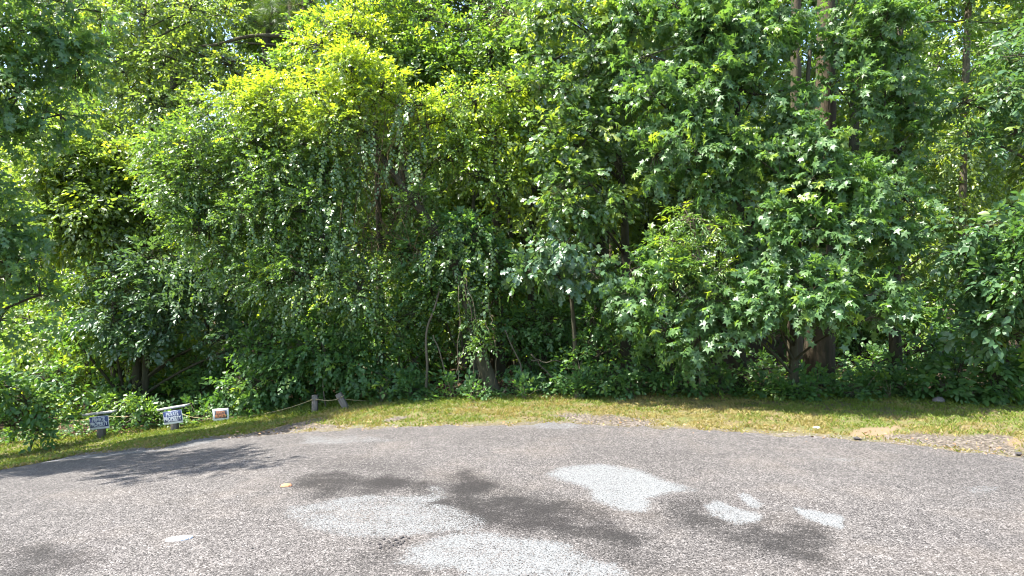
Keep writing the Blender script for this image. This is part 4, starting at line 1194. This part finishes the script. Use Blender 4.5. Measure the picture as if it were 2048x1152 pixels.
# ------------------------------------------------------------------ low plants along the foot of the wood, leaf litter, stones
def undergrowth():
    n = 2500
    x = rng.uniform(-9.5, 9.5, n); deep = rng.random(n) < .38
    x = np.where(deep, x * 1.25, x)
    y = forest_y(x) + .02 + np.where(deep, rng.uniform(.4, 6, n), np.abs(rng.normal(0, .5, n))) + .12 * fbm(x, x * 0, 1.2, 77)
    hgt = .04 + .22 * rng.random(n) * sstep((y - forest_y(x)) / .5) + deep * .12
    z = H(x, y) + hgt
    A = np.stack([rng.normal(0, 1, n), rng.normal(-.4, .8, n), .3 + .4 * rng.random(n)], -1)
    S = sprays(np.stack([x, y, z], -1), A, np.array([0, -.35, 1]) + rng.normal(0, .25, (n, 3)), 6, .15, .062, 60, .15, .3, .2, (rng.random(n) < .15) * .6)
    link('undergrowth', crown_mesh('undergrowth', 'ovate', S, M['shrub']), None, 'stuff')
undergrowth()

WEEDS = None
def weeds():
    global WEEDS
    for i, (u, v, s) in enumerate(((590, 806, 1), (760, 808, 1), (812, 800, 1.3), (1150, 800, 1), (1200, 792, 1.2), (1270, 796, 1.0), (1340, 795, 1.1), (1440, 790, 1), (1560, 792, 1.2), (1640, 790, 1.2), (1720, 792, 1.3), (1780, 795, 1.1), (1850, 792, 1.5), (1935, 795, 1.3), (2010, 798, 1.5), (500, 828, 1), (400, 845, 1), (310, 858, 1), (1050, 800, 1), (905, 800, .9), (945, 804, .7))):
        c = onground(u, max(v, 797))
        n = int(26 * s)
        p = c + np.stack([rng.normal(0, .13 * s, n), rng.normal(.1, .1, n), rng.uniform(.02, .33 * s, n)], -1)
        A = p - c - np.array([0, .1, -.05]) + rng.normal(0, .05, (n, 3))
        S = sprays(p, A, np.array([0, -.3, 1]) + rng.normal(0, .2, (n, 3)), 6, .17, .085, 60, .2, .3, .2, (rng.random(n) < .12) * .5)
        root = thing('weed', 'low leafy weed at the foot of the woods where the grass ends', 'plant', c, 'leafy weeds along the wood edge')
        link('leaves', crown_mesh('leaves', 'ovate', S, M['shrub']), root)
        mb = MB()
        for k in range(7): mb.tube(bez(c, p[k], .05, 4), .004, 4, 0, cap=False)
        link('stems', mb.mesh('stems', M['stem']), root, 'stuff')
weeds()

def litter():
    m, nt, out = newmat('dead_leaf')
    c = mixc(nt, attr(nt, 'tint'), (.11, .06, .03), (.36, .22, .11))
    principled(nt, out, c, .7, None, .3)
    n = 3800
    x = rng.uniform(-9.5, 9.5, n)
    y = np.where(rng.random(n) < .88, forest_y(x) + np.abs(rng.normal(0, 1.1, n)), edge_y(x) + rng.normal(.25, .25, n))
    z = H(x, y) + .012 + .02 * rng.random(n)
    a = rng.random(n) * 6.28
    S = sprays(np.stack([x, y, z], -1), np.stack([np.cos(a), np.sin(a), a * 0], -1), np.tile([0, 0, 1.], (n, 1)) + rng.normal(0, .3, (n, 3)), 1, .02, .04, 0, 0, .4, 0)
    link('leaf_litter', crown_mesh('leaf_litter', 'ovate', S, m), None, 'stuff')
litter()

def lump(bm_r, squash, seed):
    import bmesh
    bm = bmesh.new(); bmesh.ops.create_icosphere(bm, subdivisions=2, radius=bm_r)
    r = np.random.default_rng(seed)
    k = r.normal(size=(4, 3))
    for v in bm.verts:
        c = np.array(v.co[:]) / bm_r
        f = 1 + .16 * sum(math.sin(2.3 * (c @ q) + i) for i, q in enumerate(k)) / 2
        v.co = Vector(c * f * bm_r); v.co.z *= squash
    me = bpy.data.meshes.new('lump'); bm.to_mesh(me); bm.free()
    return me
M['stone'] = flat_mat('grey_stone', (.13, .115, .11), .9, .6, (.16, .13, .12))
M['tar'] = flat_mat('tar_crumb', (.035, .032, .03), .9, .3, (.1, .08, .07))
M['clay'] = flat_mat('rusty_clay', (.42, .17, .08), .9, .6, (.14, .07, .05))
M['paper'] = flat_mat('white_scrap', (.78, .78, .76), .8, .2)
def lumpthing(name, label, ct, u, v, r, sq, mat, seed, group=None):
    c = onground(u, v); me = lump(r, sq, seed); me.materials.append(mat)
    o = tag(link(name, me), label, ct, group)
    o.location = (c[0], c[1], c[2] + .012 + r * sq * .5)
    return o
lumpthing('stone', 'grey stone at the wood edge on the right, half in weeds', 'stone', 1877, 806, .09, .6, M['stone'], 1)
lumpthing('clay_clod', 'flat orange-brown clod of clay on the dark stained asphalt', 'clod', 572, 975, .045, .35, M['clay'], 2)
lumpthing('tar_lump', 'black lump of broken tar at the road edge by the sandy patch', 'lump', 1714, 880, .035, .5, M['tar'], 3)
lumpthing('tar_lump', 'black lump of broken tar in the gravel at the far right', 'lump', 2037, 911, .035, .5, M['tar'], 4)
lumpthing('tar_lump', 'single small black crumb alone on the lower left asphalt', 'lump', 504, 1101, .010, .6, M['tar'], 5)
o = lumpthing('paper_scrap', 'scrap of white paper in the grass by the road edge on the right', 'litter', 1634, 858, .04, .3, M['paper'], 6)
for k in range(26):
    u, v = rng.normal(775, 22), rng.normal(1088, 8)
    lumpthing('tar_crumb', 'small black crumb in the patch of loose tar crumbs beside the white wear', 'crumb', u, v, rng.uniform(.006, .013), .7, M['tar'], 10 + k, 'tar crumbs on the asphalt')

def loose_gravel():
    n = 1500
    x = rng.uniform(-8, 8, n); y = edge_y(x) + rng.normal(.02, .16, n)
    v0 = np.array([[1, 0, 0], [-.5, .87, 0], [-.5, -.87, 0], [.1, .05, .8]])
    f0 = np.array([[0, 1, 3], [1, 2, 3], [2, 0, 3]])
    s = rng.uniform(.005, .014, n); a = rng.random(n) * 6.28
    c, sn = np.cos(a), np.sin(a)
    V = np.stack([(v0[None, :, 0] * c[:, None] - v0[None, :, 1] * sn[:, None]) * s[:, None] + x[:, None],
                  (v0[None, :, 0] * sn[:, None] + v0[None, :, 1] * c[:, None]) * s[:, None] + y[:, None],
                  v0[None, :, 2] * s[:, None] + (H(x, y) + .012)[:, None]], -1).reshape(-1, 3)
    Fc = (f0[None] + (np.arange(n) * 4)[:, None, None]).reshape(-1, 3)
    link('gravel', mesh_np('gravel', V, Fc, M['stone']), None, 'stuff')
loose_gravel()
print('tris', sum(len(m.polygons) for m in bpy.data.meshes))
